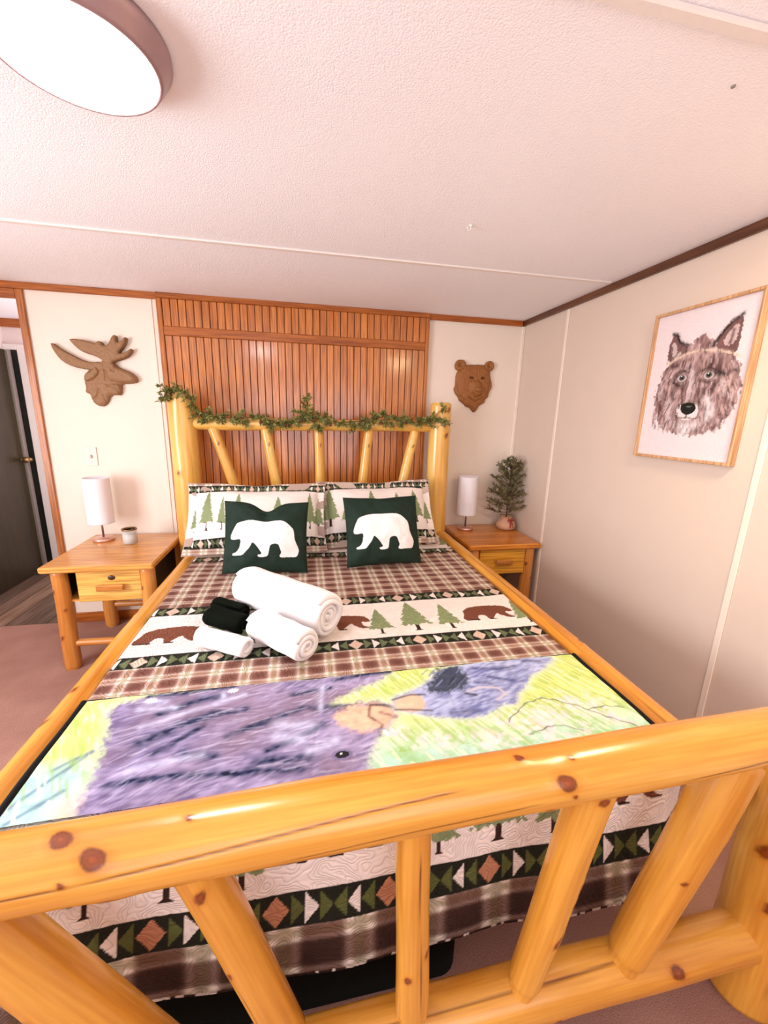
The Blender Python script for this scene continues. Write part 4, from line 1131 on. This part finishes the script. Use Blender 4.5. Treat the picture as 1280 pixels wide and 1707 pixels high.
# little spruce in burlap
tx, ty, tz = 1.495, 2.735, 0.633
tree = thing('potted_spruce', 'small artificial spruce in a burlap base with red bow on the right nightstand', 'plant', (tx, ty, tz))
lathe_part('burlap_base', [(0.0005, tz), (0.052, tz), (0.068, tz+0.012), (0.072, tz+0.035), (0.062, tz+0.058), (0.040, tz+0.072), (0.034, tz+0.080), (0.046, tz+0.098), (0.055, tz+0.104), (0.040, tz+0.096), (0.0005, tz+0.085)], tx, ty, M['burlap'], tree, n=36)
H_ = 0.55
paths = [([(tx, ty, tz+0.08), (tx+0.003, ty, tz+0.3), (tx+0.012, ty, tz+H_)], 0.005, 0.0018)]
tw = []
for i in range(52):
    s = (i+0.5)/52; z = tz+0.115+s*(H_-0.16); an = i*2.39996+rng.random()*0.5
    L = (1-s)**0.8*0.150+0.050; L *= 0.75+0.5*rng.random()
    d = np.array([math.cos(an), math.sin(an)*0.85, 0.25+0.5*s+rng.gauss(0, 0.15)])
    b0 = np.array([tx+0.008*s, ty, z]); b1 = b0+d*L
    b1[0] = min(b1[0], RX-0.02)
    b1[1] = min(b1[1], WY-0.03)
    mid = (b0+b1)/2+np.array([0, 0, -0.008])
    paths.append(([b0, mid, b1], 0.0022, 0.001)); tw += [(b0*0.6+mid*0.4, mid), (mid, b1)]
    for k in range(3):
        p = b0+(b1-b0)*(0.4+0.2*k); q = p+np.array([rng.gauss(0, 0.02), rng.gauss(0, 0.02), rng.gauss(0.012, 0.012)]); q[0] = min(q[0], RX-0.015)
        paths.append(([p, (p+q)/2, q], 0.0012, 0.0008)); tw.append((p, q))
V, F = tubes_vf(paths, 5); part('trunk', V, F, M['bark'], tree)
V, F = needles(tw, rng, 620, 0.019, 0.0017, 0.8); V[:,0] = np.minimum(V[:,0], RX-0.006)
part('needles', V, F, M['needle'], tree, smooth=False, kind='stuff')
bw = []
for sgn in (-1, 1):
    bw.append(([(tx+0.004, ty-0.060, tz+0.080), (tx+0.004+sgn*0.020, ty-0.068, tz+0.093), (tx+0.004+sgn*0.024, ty-0.070, tz+0.080), (tx+0.004, ty-0.062, tz+0.078)], 0.0045, 0.0045))
    bw.append(([(tx+0.004, ty-0.062, tz+0.078), (tx+0.006+sgn*0.008, ty-0.078, tz+0.055), (tx+0.008+sgn*0.012, ty-0.082, tz+0.030)], 0.0045, 0.004))
V, F = tubes_vf(bw, 8); part('bow', V, F, M['red'], tree, label='small red ribbon bow')

# ------------------------------------------------------------------ wall plaques
def relief(name, parent, pieces, mat, y_wall=WY, res=0.0028, base=0.006):
    """pieces: (poly, height, profile exponent radius, offset). Solid carved relief standing off the wall."""
    allP = np.concatenate([np.array(p[0]) for p in pieces])
    x0, z0 = allP.min(0)-0.006; x1, z1 = allP.max(0)+0.006
    xs = np.arange(x0, x1, res); zs = np.arange(z0, z1, res)
    X, Z = np.meshgrid(xs, zs, indexing='ij')
    H = np.zeros(X.shape)
    for poly, hh, rad, off in pieces:
        P = smooth_poly(poly, 1); m_ = inpoly(X, Z, P); d_ = np.where(m_, segdist(X, Z, P, True), 0)
        q = np.clip(d_/rad, 0, 1)
        H = np.maximum(H, np.where(m_, off+hh*np.sqrt(np.clip(1-(1-q)**2, 0, 1)), 0))
    H = np.where(H > 0, H+0.0022*(fbm(X*70, Z*70, 4)-0.5)*2, 0)
    return X, Z, H, xs, zs
def relief_mesh(name, parent, X, Z, H, mat, y_wall=WY, gap=0.0005, label=None):
    ins = H > 0
    nx, nz = X.shape
    idf = -np.ones((nx, nz), int); idf[ins] = np.arange(ins.sum()); n = int(ins.sum())
    Vf = np.stack([X[ins], y_wall-gap-H[ins], Z[ins]], -1); Vb = np.stack([X[ins], np.full(n, y_wall-gap), Z[ins]], -1)
    cell = ins[:-1, :-1] & ins[1:, :-1] & ins[1:, 1:] & ins[:-1, 1:]
    i, j = np.nonzero(cell)
    a, b_, c_, d_ = idf[i, j], idf[i+1, j], idf[i+1, j+1], idf[i, j+1]
    F = [np.stack([a, b_, c_, d_], -1)]
    cp = np.pad(cell, 1)
    for di, dj, p, q in ((-1, 0, (0, 0), (0, 1)), (1, 0, (1, 1), (1, 0)), (0, -1, (1, 0), (0, 0)), (0, 1, (0, 1), (1, 1))):
        m_ = cell & ~cp[1+di:cp.shape[0]-1+di, 1+dj:cp.shape[1]-1+dj]
        i, j = np.nonzero(m_)
        A = idf[i+p[0], j+p[1]]; B = idf[i+q[0], j+q[1]]
        F.append(np.stack([A, B, B+n, A+n], -1))
    o = part(name, np.concatenate([Vf, Vb]), np.concatenate(F), mat, parent, label=label)
    fix_normals(o.data)
    return o
head = [(-1.298, 1.661), (-1.234, 1.716), (-1.142, 1.73), (-1.109, 1.692), (-1.044, 1.673), (-1.009, 1.634), (-1.016, 1.612), (-1.055, 1.601), (-1.109, 1.599), (-1.109, 1.565), (-1.116, 1.532), (-1.145, 1.528), (-1.177, 1.53), (-1.2, 1.479), (-1.232, 1.456), (-1.261, 1.464), (-1.286, 1.49), (-1.29, 1.53), (-1.319, 1.542), (-1.309, 1.574), (-1.316, 1.60), (-1.309, 1.635)]
antL = [(-1.20, 1.668), (-1.288, 1.675), (-1.355, 1.685), (-1.411, 1.712), (-1.444, 1.757), (-1.465, 1.810), (-1.453, 1.822), (-1.42, 1.792), (-1.365, 1.761), (-1.316, 1.734), (-1.266, 1.719), (-1.208, 1.726), (-1.186, 1.701)]
antM = [(-1.183, 1.727), (-1.229, 1.755), (-1.284, 1.769), (-1.321, 1.793), (-1.362, 1.843), (-1.334, 1.848), (-1.266, 1.842), (-1.22, 1.828), (-1.202, 1.845), (-1.187, 1.838), (-1.18, 1.818), (-1.156, 1.819), (-1.13, 1.867), (-1.116, 1.883), (-1.102, 1.878), (-1.105, 1.840), (-1.079, 1.845), (-1.055, 1.878), (-1.046, 1.863), (-1.061, 1.824), (-1.094, 1.788), (-1.095, 1.775), (-1.056, 1.79), (-1.027, 1.813), (-1.021, 1.795), (-1.047, 1.76), (-1.091, 1.741), (-1.142, 1.722), (-1.13, 1.70), (-1.175, 1.69)]
mz = [(-1.19, 1.708), (-1.157, 1.712), (-1.044, 1.672), (-1.010, 1.634), (-1.020, 1.607), (-1.114, 1.603), (-1.182, 1.614)]
moose = thing('moose_plaque', 'brown carved moose head with spreading antlers on the wall above the left lamp', 'wall decoration', (-1.2, WY-0.02, 1.46))
X, Z, H, xs, zs = relief('h', moose, [(head, 0.022, 0.030, 0.010), (mz, 0.030, 0.024, 0.018), ([(-1.30, 1.655), (-1.262, 1.665), (-1.235, 1.70), (-1.215, 1.665), (-1.25, 1.62), (-1.31, 1.60)], 0.016, 0.014, 0.030), ([(-1.175, 1.60), (-1.11, 1.60), (-1.118, 1.535), (-1.17, 1.53), (-1.20, 1.56)], 0.014, 0.02, 0.026), ([(-1.21, 1.735), (-1.14, 1.735), (-1.12, 1.68), (-1.20, 1.66)], 0.02, 0.02, 0.026)], M['plaque'])
for (P, w_, dp) in (([(-1.10, 1.532), (-1.155, 1.58), (-1.19, 1.59)], 0.004, 0.007), ([(-1.29, 1.49), (-1.25, 1.52), (-1.235, 1.56)], 0.005, 0.006), ([(-1.20, 1.48), (-1.215, 1.53)], 0.004, 0.006), ([(-1.19, 1.71), (-1.19, 1.62)], 0.004, 0.006), ([(-1.145, 1.675), (-1.13, 1.672)], 0.004, 0.008)):
    H = np.where(H > 0, np.maximum(H-dp*np.exp(-(segdist(X, Z, P)/w_)**2), 0.004), 0)
relief_mesh('head', moose, X, Z, H, M['plaque'])
X, Z, H, xs, zs = relief('a', moose, [(antL, 0.014, 0.012, 0.022)], M['plaque']); relief_mesh('antler', moose, X, Z, H, M['plaque'])
X, Z, H, xs, zs = relief('a', moose, [(antM, 0.016, 0.016, 0.030)], M['plaque']); relief_mesh('antler', moose, X, Z, H, M['plaque'])

face = [(1.09, 1.776), (1.129, 1.82), (1.215, 1.826), (1.301, 1.828), (1.341, 1.794), (1.348, 1.743), (1.363, 1.70), (1.366, 1.675), (1.345, 1.63), (1.342, 1.60), (1.32, 1.585), (1.318, 1.56), (1.275, 1.539), (1.265, 1.515), (1.239, 1.485), (1.215, 1.51), (1.203, 1.523), (1.17, 1.53), (1.154, 1.548), (1.116, 1.57), (1.108, 1.595), (1.085, 1.615), (1.068, 1.654), (1.082, 1.68), (1.079, 1.738)]
eL = [(1.072, 1.785), (1.066, 1.825), (1.089, 1.854), (1.131, 1.856), (1.156, 1.828), (1.148, 1.800), (1.11, 1.775)]
eR = [(1.288, 1.800), (1.300, 1.842), (1.332, 1.860), (1.366, 1.845), (1.370, 1.808), (1.345, 1.778)]
mzz = [(1.175, 1.72), (1.265, 1.723), (1.293, 1.642), (1.272, 1.600), (1.218, 1.595), (1.172, 1.638)]
bearp = thing('bear_plaque', 'brown carved bear head on the wall above the right lamp', 'wall decoration', (1.22, WY-0.02, 1.49))
X, Z, H, xs, zs = relief('h', bearp, [(face, 0.030, 0.075, 0.008), (mzz, 0.040, 0.045, 0.020)], M['plaque2'])
for (P, w_, dp) in (([(1.185, 1.735), (1.205, 1.730)], 0.006, 0.014), ([(1.272, 1.732), (1.292, 1.738)], 0.006, 0.014), ([(1.20, 1.63), (1.232, 1.600), (1.275, 1.615)], 0.004, 0.010), ([(1.18, 1.60), (1.235, 1.57), (1.29, 1.60)], 0.005, 0.010), ([(1.09, 1.70), (1.11, 1.62), (1.16, 1.57)], 0.005, 0.006), ([(1.34, 1.70), (1.33, 1.62), (1.29, 1.57)], 0.005, 0.006), ([(1.14, 1.81), (1.10, 1.78)], 0.004, 0.008), ([(1.30, 1.81), (1.34, 1.785)], 0.004, 0.008), ([(1.235, 1.82), (1.235, 1.75)], 0.004, 0.004)):
    H = np.where(H > 0, np.maximum(H-dp*np.exp(-(segdist(X, Z, P)/w_)**2), 0.004), 0)
relief_mesh('face', bearp, X, Z, H, M['plaque2'])
for e_ in (eL, eR):
    X, Z, H, xs, zs = relief('e', bearp, [(e_, 0.016, 0.014, 0.010)], M['plaque2'])
    c_ = np.mean(e_, 0); H = np.where(H > 0, np.maximum(H-0.012*np.exp(-(np.hypot(X-c_[0], Z-c_[1])/0.016)**2), 0.004), 0)
    relief_mesh('ear', bearp, X, Z, H, M['plaque2'])
V, F = sphere_vf((1.238, WY-0.062, 1.652), 0.024, 12, (1.25, 0.55, 0.75)); part('nose', V, F, M['plaque2'], bearp)
for ex in (1.196, 1.281):
    V, F = sphere_vf((ex, WY-0.034, 1.733), 0.009, 8, (1.2, 0.8, 0.7)); part('eye', V, F, M['plaque_dark'], bearp, label='dark recessed eye')

# ------------------------------------------------------------------ wall switch, ceiling hook, screw
sw = thing('wall_switch', 'ivory wall switch plate above the left nightstand lamp', 'switch', (-1.340, WY-0.003, 1.09))
box('plate', -1.374, -1.306, WY-0.007, WY-0.0005, 1.088, 1.206, M['ivory'], sw, b=0.002)
box('toggle', -1.345, -1.335, WY-0.020, WY-0.007, 1.136, 1.158, M['ivory2'], sw, b=0.002, label='beige toggle')
for zz in (1.112, 1.182):
    V, F = sphere_vf((-1.340, WY-0.0075, zz), 0.004, 6, (1, 0.4, 1)); part('screw', V, F, M['ivory2'], sw)
hk = thing('ceiling_hook', 'small white hook screwed into the ceiling above the bed', 'hook', (0.621, 1.604, CZ-0.03))
hp = [(0.621, 1.604, CZ-0.002), (0.621, 1.604, CZ-0.009)]+[(0.621-0.007+0.007*math.cos(a), 1.604, CZ-0.012-0.007*math.sin(a)) for a in np.linspace(0, math.pi*1.25, 10)]
V, F = tubes_vf([(hp, 0.0022, 0.0018)], 8); part('hook', V, F, M['white'], hk)
lathe_part('collar', [(0.0005, CZ-0.0005), (0.008, CZ-0.0005), (0.007, CZ-0.005), (0.0005, CZ-0.006)], 0.621, 1.604, M['white'], hk, n=20)
sc = lathe_part('screw', [(0.0005, CZ-0.0005), (0.0045, CZ-0.0005), (0.004, CZ-0.003), (0.0005, CZ-0.0035)], 0.904, 0.878, M['strip'], None, n=14)
tag(sc, 'tiny grey screw head in the upper right part of the ceiling', 'screw')

# ------------------------------------------------------------------ ceiling lights
def ceiling_light(label, cx, cy, rt, rb, h, dm):
    root = thing('ceiling_light', label, 'ceiling light', (cx, cy, CZ-h))
    z = CZ-0.0008
    lathe_part('rim', [(rt-0.02, z), (rt, z), (rt+0.001, z-0.010), (rt-0.006, z-0.020), (rb+0.004, CZ-h+0.006), (rb, CZ-h), (rb-0.005, CZ-h), (rb-0.006, CZ-h+0.008), (rb-0.006, CZ-h+0.02)], cx, cy, M['bronze'], root, n=96, label='greyish metal rim')
    lathe_part('diffuser', [(0.0005, CZ-h-0.016), (rb*0.3, CZ-h-0.0150), (rb*0.6, CZ-h-0.0105), (rb*0.82, CZ-h-0.005), (rb-0.008, CZ-h+0.001), (rb-0.0065, CZ-h+0.008), (0.0005, CZ-h+0.009)], cx, cy, dm, root, n=96, label='glowing white diffuser')
ceiling_light('round flush ceiling light with glowing white diffuser, above the left of the bed', -0.418, 1.058, 0.168, 0.146, 0.046, M['disc'])
ceiling_light('round flush ceiling light giving warm light, just beyond the top right corner', 1.18, 0.62, 0.168, 0.146, 0.046, M['disc_warm'])

# ------------------------------------------------------------------ wolf picture
pic = thing('framed_picture', 'wolf head print in a thin pale wooden frame on the right wall', 'picture', (RX-0.012, 1.455, 1.30))
fy0, fy1, fz0, fz1 = 1.232, 1.690, 1.292, 1.912
t_ = 0.012; xf0, xf1 = RX-0.030, RX-0.001
V, F = join([box_vf(xf0, xf1, fy0, fy1, fz0, fz0+t_, 0.002), box_vf(xf0, xf1, fy0, fy1, fz1-t_, fz1, 0.002), box_vf(xf0, xf1, fy0, fy0+t_, fz0+t_-0.002, fz1-t_+0.002, 0.002), box_vf(xf0, xf1, fy1-t_, fy1, fz0+t_-0.002, fz1-t_+0.002, 0.002)])
o = part('frame', V, F, M['frame'], pic, smooth=False, label='thin pale oak frame'); fix_normals(o.data)
def wolf():
    ny, nz = 200, 270
    Y_, Z_ = np.meshgrid(np.linspace(fy1-t_, fy0+t_, ny), np.linspace(fz0+t_, fz1-t_, nz), indexing='ij')
    Y = 1.690+(Y_-fy1)*0.985     # print coordinates as measured on the wall
    Z = Z_
    Cc = np.zeros(Y.shape+(3,)); Cc[:] = lin((236, 220, 222))
    jy = (vn(Y*120, Z*80, 3)-0.5)*0.022; jz = (vn(Y*120, Z*80, 4)-0.5)*0.018
    jy2 = (vn(Y*240, Z*240, 3)-0.5)*0.006; jz2 = (vn(Y*240, Z*240, 4)-0.5)*0.006
    hd = smooth_poly([(1.600, 1.69), (1.555, 1.740), (1.503, 1.757), (1.475, 1.785), (1.447, 1.795), (1.410, 1.775), (1.395, 1.749), (1.335, 1.715), (1.300, 1.690), (1.274, 1.636), (1.268, 1.580), (1.270, 1.53), (1.293, 1.474), (1.319, 1.434), (1.350, 1.418), (1.394, 1.398), (1.44, 1.395), (1.497, 1.398), (1.568, 1.420), (1.600, 1.45), (1.622, 1.504), (1.634, 1.56), (1.628, 1.604), (1.612, 1.653)], 1)
    mh = inpoly(Y+jy, Z+jz, hd)
    fur = vn(Y*110, Z*45, 6)*0.6+fbm(Y*30, Z*22, 8)*0.5
    f = np.clip((fur-0.25)*1.7, 0, 1)[..., None]
    base = lin((92, 64, 66))*(1-f)+lin((206, 172, 168))*f
    Cc[mh] = base[mh]
    def m2(mask, col, k=1.0):
        mk = (mask.astype(float)*k)[..., None]; Cc[:] = Cc*(1-mk)+lin(col)*mk
    def st(P, w_, col, k=0.9, rg=0.5):
        a = np.exp(-(segdist(Y+jy2, Z+jz2, P)/w_)**2)*(1-rg+rg*1.3*vn(Y*160, Z*90, 17)); m2(np.clip(a, 0, 1), col, k)
    # ears
    e1 = [(1.598, 1.70), (1.606, 1.762), (1.592, 1.818), (1.572, 1.812), (1.548, 1.778), (1.505, 1.750), (1.538, 1.715)]
    e2 = [(1.400, 1.748), (1.376, 1.792), (1.345, 1.822), (1.313, 1.836), (1.305, 1.80), (1.304, 1.764), (1.310, 1.694), (1.358, 1.706)]
    for e_, inn, dark in ((e1, [(1.585, 1.72), (1.593, 1.77), (1.585, 1.79), (1.565, 1.765), (1.555, 1.735)], [(1.592, 1.818), (1.572, 1.812), (1.552, 1.780), (1.515, 1.762)]), (e2, [(1.375, 1.745), (1.350, 1.79), (1.318, 1.815), (1.316, 1.765), (1.335, 1.73)], [(1.405, 1.742), (1.392, 1.765), (1.370, 1.796), (1.345, 1.822), (1.312, 1.838)])):
        m_ = inpoly(Y+jy2, Z+jz2, smooth_poly(e_, 1)); Cc[m_] = (lin((120, 86, 84))*(0.7+0.6*fur[..., None]))[m_]
        m2(inpoly(Y+jy2, Z+jz2, smooth_poly(inn, 1)), (220, 196, 192), 0.8)
        st(dark, 0.0075, (26, 24, 22), 1.0, 0.2)
    st([(1.585, 1.725), (1.588, 1.765)], 0.004, (70, 46, 48)); st([(1.340, 1.745), (1.335, 1.79)], 0.007, (110, 76, 84)); st([(1.598, 1.70), (1.60, 1.76)], 0.003, (90, 60, 60))
    st([(1.545, 1.735), (1.57, 1.715)], 0.006, (222, 210, 200))
    # pale brow line, face bands
    st([(1.600, 1.690), (1.560, 1.712), (1.520, 1.727), (1.45, 1.735), (1.385, 1.725), (1.330, 1.708), (1.292, 1.690)], 0.0055, (236, 208, 188), 0.95, 0.2)
    st([(1.45, 1.775), (1.455, 1.745)], 0.020, (150, 104, 104), 0.5); st([(1.53, 1.70), (1.49, 1.705)], 0.010, (110, 78, 76), 0.6)
    st([(1.44, 1.70), (1.45, 1.66)], 0.012, (128, 92, 92), 0.6); st([(1.40, 1.70), (1.40, 1.67)], 0.008, (96, 66, 66), 0.7); st([(1.345, 1.69), (1.33, 1.66)], 0.012, (120, 84, 80), 0.6)
    # eyes
    for ey, ez in ((1.514, 1.634), (1.398, 1.636)):
        q = np.hypot((Y-ey)/0.023, (Z-ez+0.003)/0.0155); m2(q < 1, (206, 190, 192), 0.75)
        m2(np.abs(q-1.05) < 0.10, (60, 44, 44), 0.6)
        q2 = np.hypot((Y-ey)/0.0125, (Z-ez+0.001)/0.012); m2(q2 < 1, (84, 88, 78), 1); m2(q2 < 0.6, (24, 22, 24), 1)
        m2(np.hypot(Y-ey-0.003, Z-ez-0.005) < 0.0025, (250, 245, 245), 1)
    st([(1.545, 1.65), (1.552, 1.62), (1.535, 1.605), (1.515, 1.600)], 0.006, (56, 42, 38), 0.9); st([(1.535, 1.652), (1.505, 1.662)], 0.004, (60, 40, 40), 0.8)
    st([(1.372, 1.640), (1.345, 1.636), (1.330, 1.628)], 0.008, (36, 40, 34), 0.95); st([(1.43, 1.62), (1.40, 1.606), (1.375, 1.60)], 0.006, (84, 58, 56), 0.8)
    st([(1.302, 1.642), (1.296, 1.642)], 0.006, (34, 30, 28)); st([(1.335, 1.60), (1.31, 1.575), (1.292, 1.545)], 0.005, (96, 66, 60), 0.9)
    # muzzle bridge
    st([(1.472, 1.65), (1.470, 1.59), (1.468, 1.545)], 0.014, (216, 190, 192), 0.8); st([(1.51, 1.60), (1.50, 1.56), (1.495, 1.535)], 0.010, (122, 92, 84), 0.7)
    st([(1.44, 1.62), (1.432, 1.57), (1.425, 1.53)], 0.008, (126, 92, 90), 0.7); st([(1.462, 1.56), (1.462, 1.535)], 0.008, (112, 80, 72), 0.8); st([(1.402, 1.585), (1.405, 1.54)], 0.007, (84, 58, 58), 0.8)
    m2(inpoly(Y+jy2, Z+jz2, smooth_poly([(1.512, 1.520), (1.47, 1.528), (1.425, 1.524), (1.408, 1.500), (1.42, 1.470), (1.45, 1.458), (1.485, 1.460), (1.512, 1.485)], 2)), (238, 226, 226), 0.9)
    st([(1.545, 1.53), (1.55, 1.49)], 0.010, (232, 212, 212), 0.7); st([(1.375, 1.53), (1.355, 1.49)], 0.012, (228, 206, 208), 0.7)
    m2(inpoly(Y, Z, smooth_poly([(1.494, 1.527), (1.462, 1.532), (1.433, 1.526), (1.424, 1.505), (1.437, 1.488), (1.462, 1.480), (1.486, 1.490), (1.496, 1.508)], 1)), (22, 26, 20), 1)
    m2(np.hypot((Y-1.458)/0.014, (Z-1.515)/0.003) < 1, (110, 118, 104), 0.8)
    st([(1.462, 1.482), (1.462, 1.470)], 0.003, (40, 36, 34), 0.9, 0); st([(1.510, 1.475), (1.485, 1.468), (1.462, 1.470), (1.43, 1.466), (1.400, 1.472)], 0.003, (96, 74, 74), 0.8, 0)
    st([(1.505, 1.525), (1.50, 1.51)], 0.003, (24, 22, 20)); st([(1.416, 1.53), (1.408, 1.52)], 0.005, (34, 28, 28))
    st([(1.46, 1.43), (1.46, 1.405)], 0.022, (240, 230, 232), 0.8)
    # ruff strokes
    rr = random.Random(5)
    for P, w_, c_, k_ in (([(1.385, 1.54), (1.365, 1.50), (1.372, 1.47)], 0.020, (238, 226, 230), 0.85), ([(1.335, 1.60), (1.318, 1.56)], 0.010, (232, 214, 210), 0.8), ([(1.56, 1.54), (1.555, 1.49), (1.53, 1.45)], 0.012, (222, 200, 204), 0.75),
                          ([(1.48, 1.435), (1.45, 1.43), (1.42, 1.44)], 0.018, (242, 234, 236), 0.85), ([(1.60, 1.62), (1.59, 1.56)], 0.010, (200, 170, 170), 0.6), ([(1.54, 1.60), (1.535, 1.55)], 0.008, (84, 62, 56), 0.7), ([(1.355, 1.61), (1.38, 1.58)], 0.008, (70, 52, 50), 0.7)):
        st(P, w_, c_, k_)
    for i in range(260):
        yy = 1.28+rr.random()*0.33; z_ = 1.42+rr.random()*0.33
        if not inpoly(np.array([yy]), np.array([z_]), hd)[0] or (1.42 < yy < 1.50 and z_ < 1.54) or abs(yy-1.514) < 0.03 and abs(z_-1.63) < 0.025 or abs(yy-1.398) < 0.03 and abs(z_-1.634) < 0.025: continue
        ax = (yy-1.455); l = 0.012+0.014*rr.random(); dx_ = ax*3.0*l
        bb_ = (np.abs(Y-yy) < 0.05) & (np.abs(Z-z_) < 0.05)
        d_ = segdist(Y[bb_], Z[bb_], [(yy-dx_/2, z_+l/2), (yy+dx_/2, z_-l/2)])
        a_ = (np.exp(-(d_/0.0022)**2)*0.75)[:, None]
        Cc[bb_] = Cc[bb_]*(1-a_)+lin(rr.choice([(66, 44, 46), (96, 68, 68), (226, 206, 208), (196, 164, 160), (150, 112, 110), (52, 38, 36)]))*a_
    for i in range(70):
        side = rr.random() < 0.5
        yy = (1.575+rr.random()*0.055) if side else (1.275+rr.random()*0.10)
        z_ = 1.43+rr.random()*0.17
        l = 0.02+0.03*rr.random()
        st([(yy, z_+l/2), (yy+(0.006 if side else -0.006)*rr.random()-0.004*(1 if side else -1), z_-l/2)], 0.0025+0.002*rr.random(), rr.choice([(88, 60, 62), (132, 98, 98), (226, 204, 206), (176, 138, 136)]), 0.8)
    for P, w_, c_, k_ in (([(1.505, 1.612), (1.500, 1.56), (1.494, 1.53)], 0.005, (58, 40, 38), 0.85), ([(1.432, 1.615), (1.424, 1.56), (1.418, 1.528)], 0.005, (58, 40, 38), 0.85), ([(1.474, 1.66), (1.470, 1.60), (1.466, 1.55)], 0.007, (222, 202, 204), 0.8),
                          ([(1.548, 1.648), (1.548, 1.618), (1.528, 1.604)], 0.006, (44, 34, 32), 0.9), ([(1.545, 1.655), (1.515, 1.664), (1.488, 1.650)], 0.004, (52, 38, 36), 0.85), ([(1.430, 1.655), (1.400, 1.664), (1.370, 1.650), (1.345, 1.638)], 0.004, (48, 36, 34), 0.9), ([(1.43, 1.618), (1.40, 1.606), (1.37, 1.615)], 0.004, (60, 44, 42), 0.85)):
        st(P, w_, c_, k_)
    for i in range(26):
        yy = 1.34+rr.random()*0.24; z_ = 1.405+rr.random()*0.04
        st([(yy, z_+0.012), (yy+rr.gauss(0, 0.005), z_-0.014)], 0.003, rr.choice([(160, 124, 124), (120, 90, 90), (236, 222, 224)]), 0.7)
    st([(1.605, 1.435), (1.607, 1.42)], 0.003, (50, 40, 36)); st([(1.345, 1.432), (1.335, 1.42)], 0.005, (70, 46, 46))
    V = np.stack([np.full(Y.shape, RX-0.016), Y_, Z_], -1).reshape(-1, 3)
    part('print', V, grid_faces(ny, nz), M['print'], pic, attrs={'Col': ('FLOAT_COLOR', Cc.reshape(-1, 3))}, label='brown wolf head painted on pale paper')
    box('backing', RX-0.0155, RX-0.002, fy0+t_, fy1-t_, fz0+t_, fz1-t_, M['ivory'], pic)
wolf()
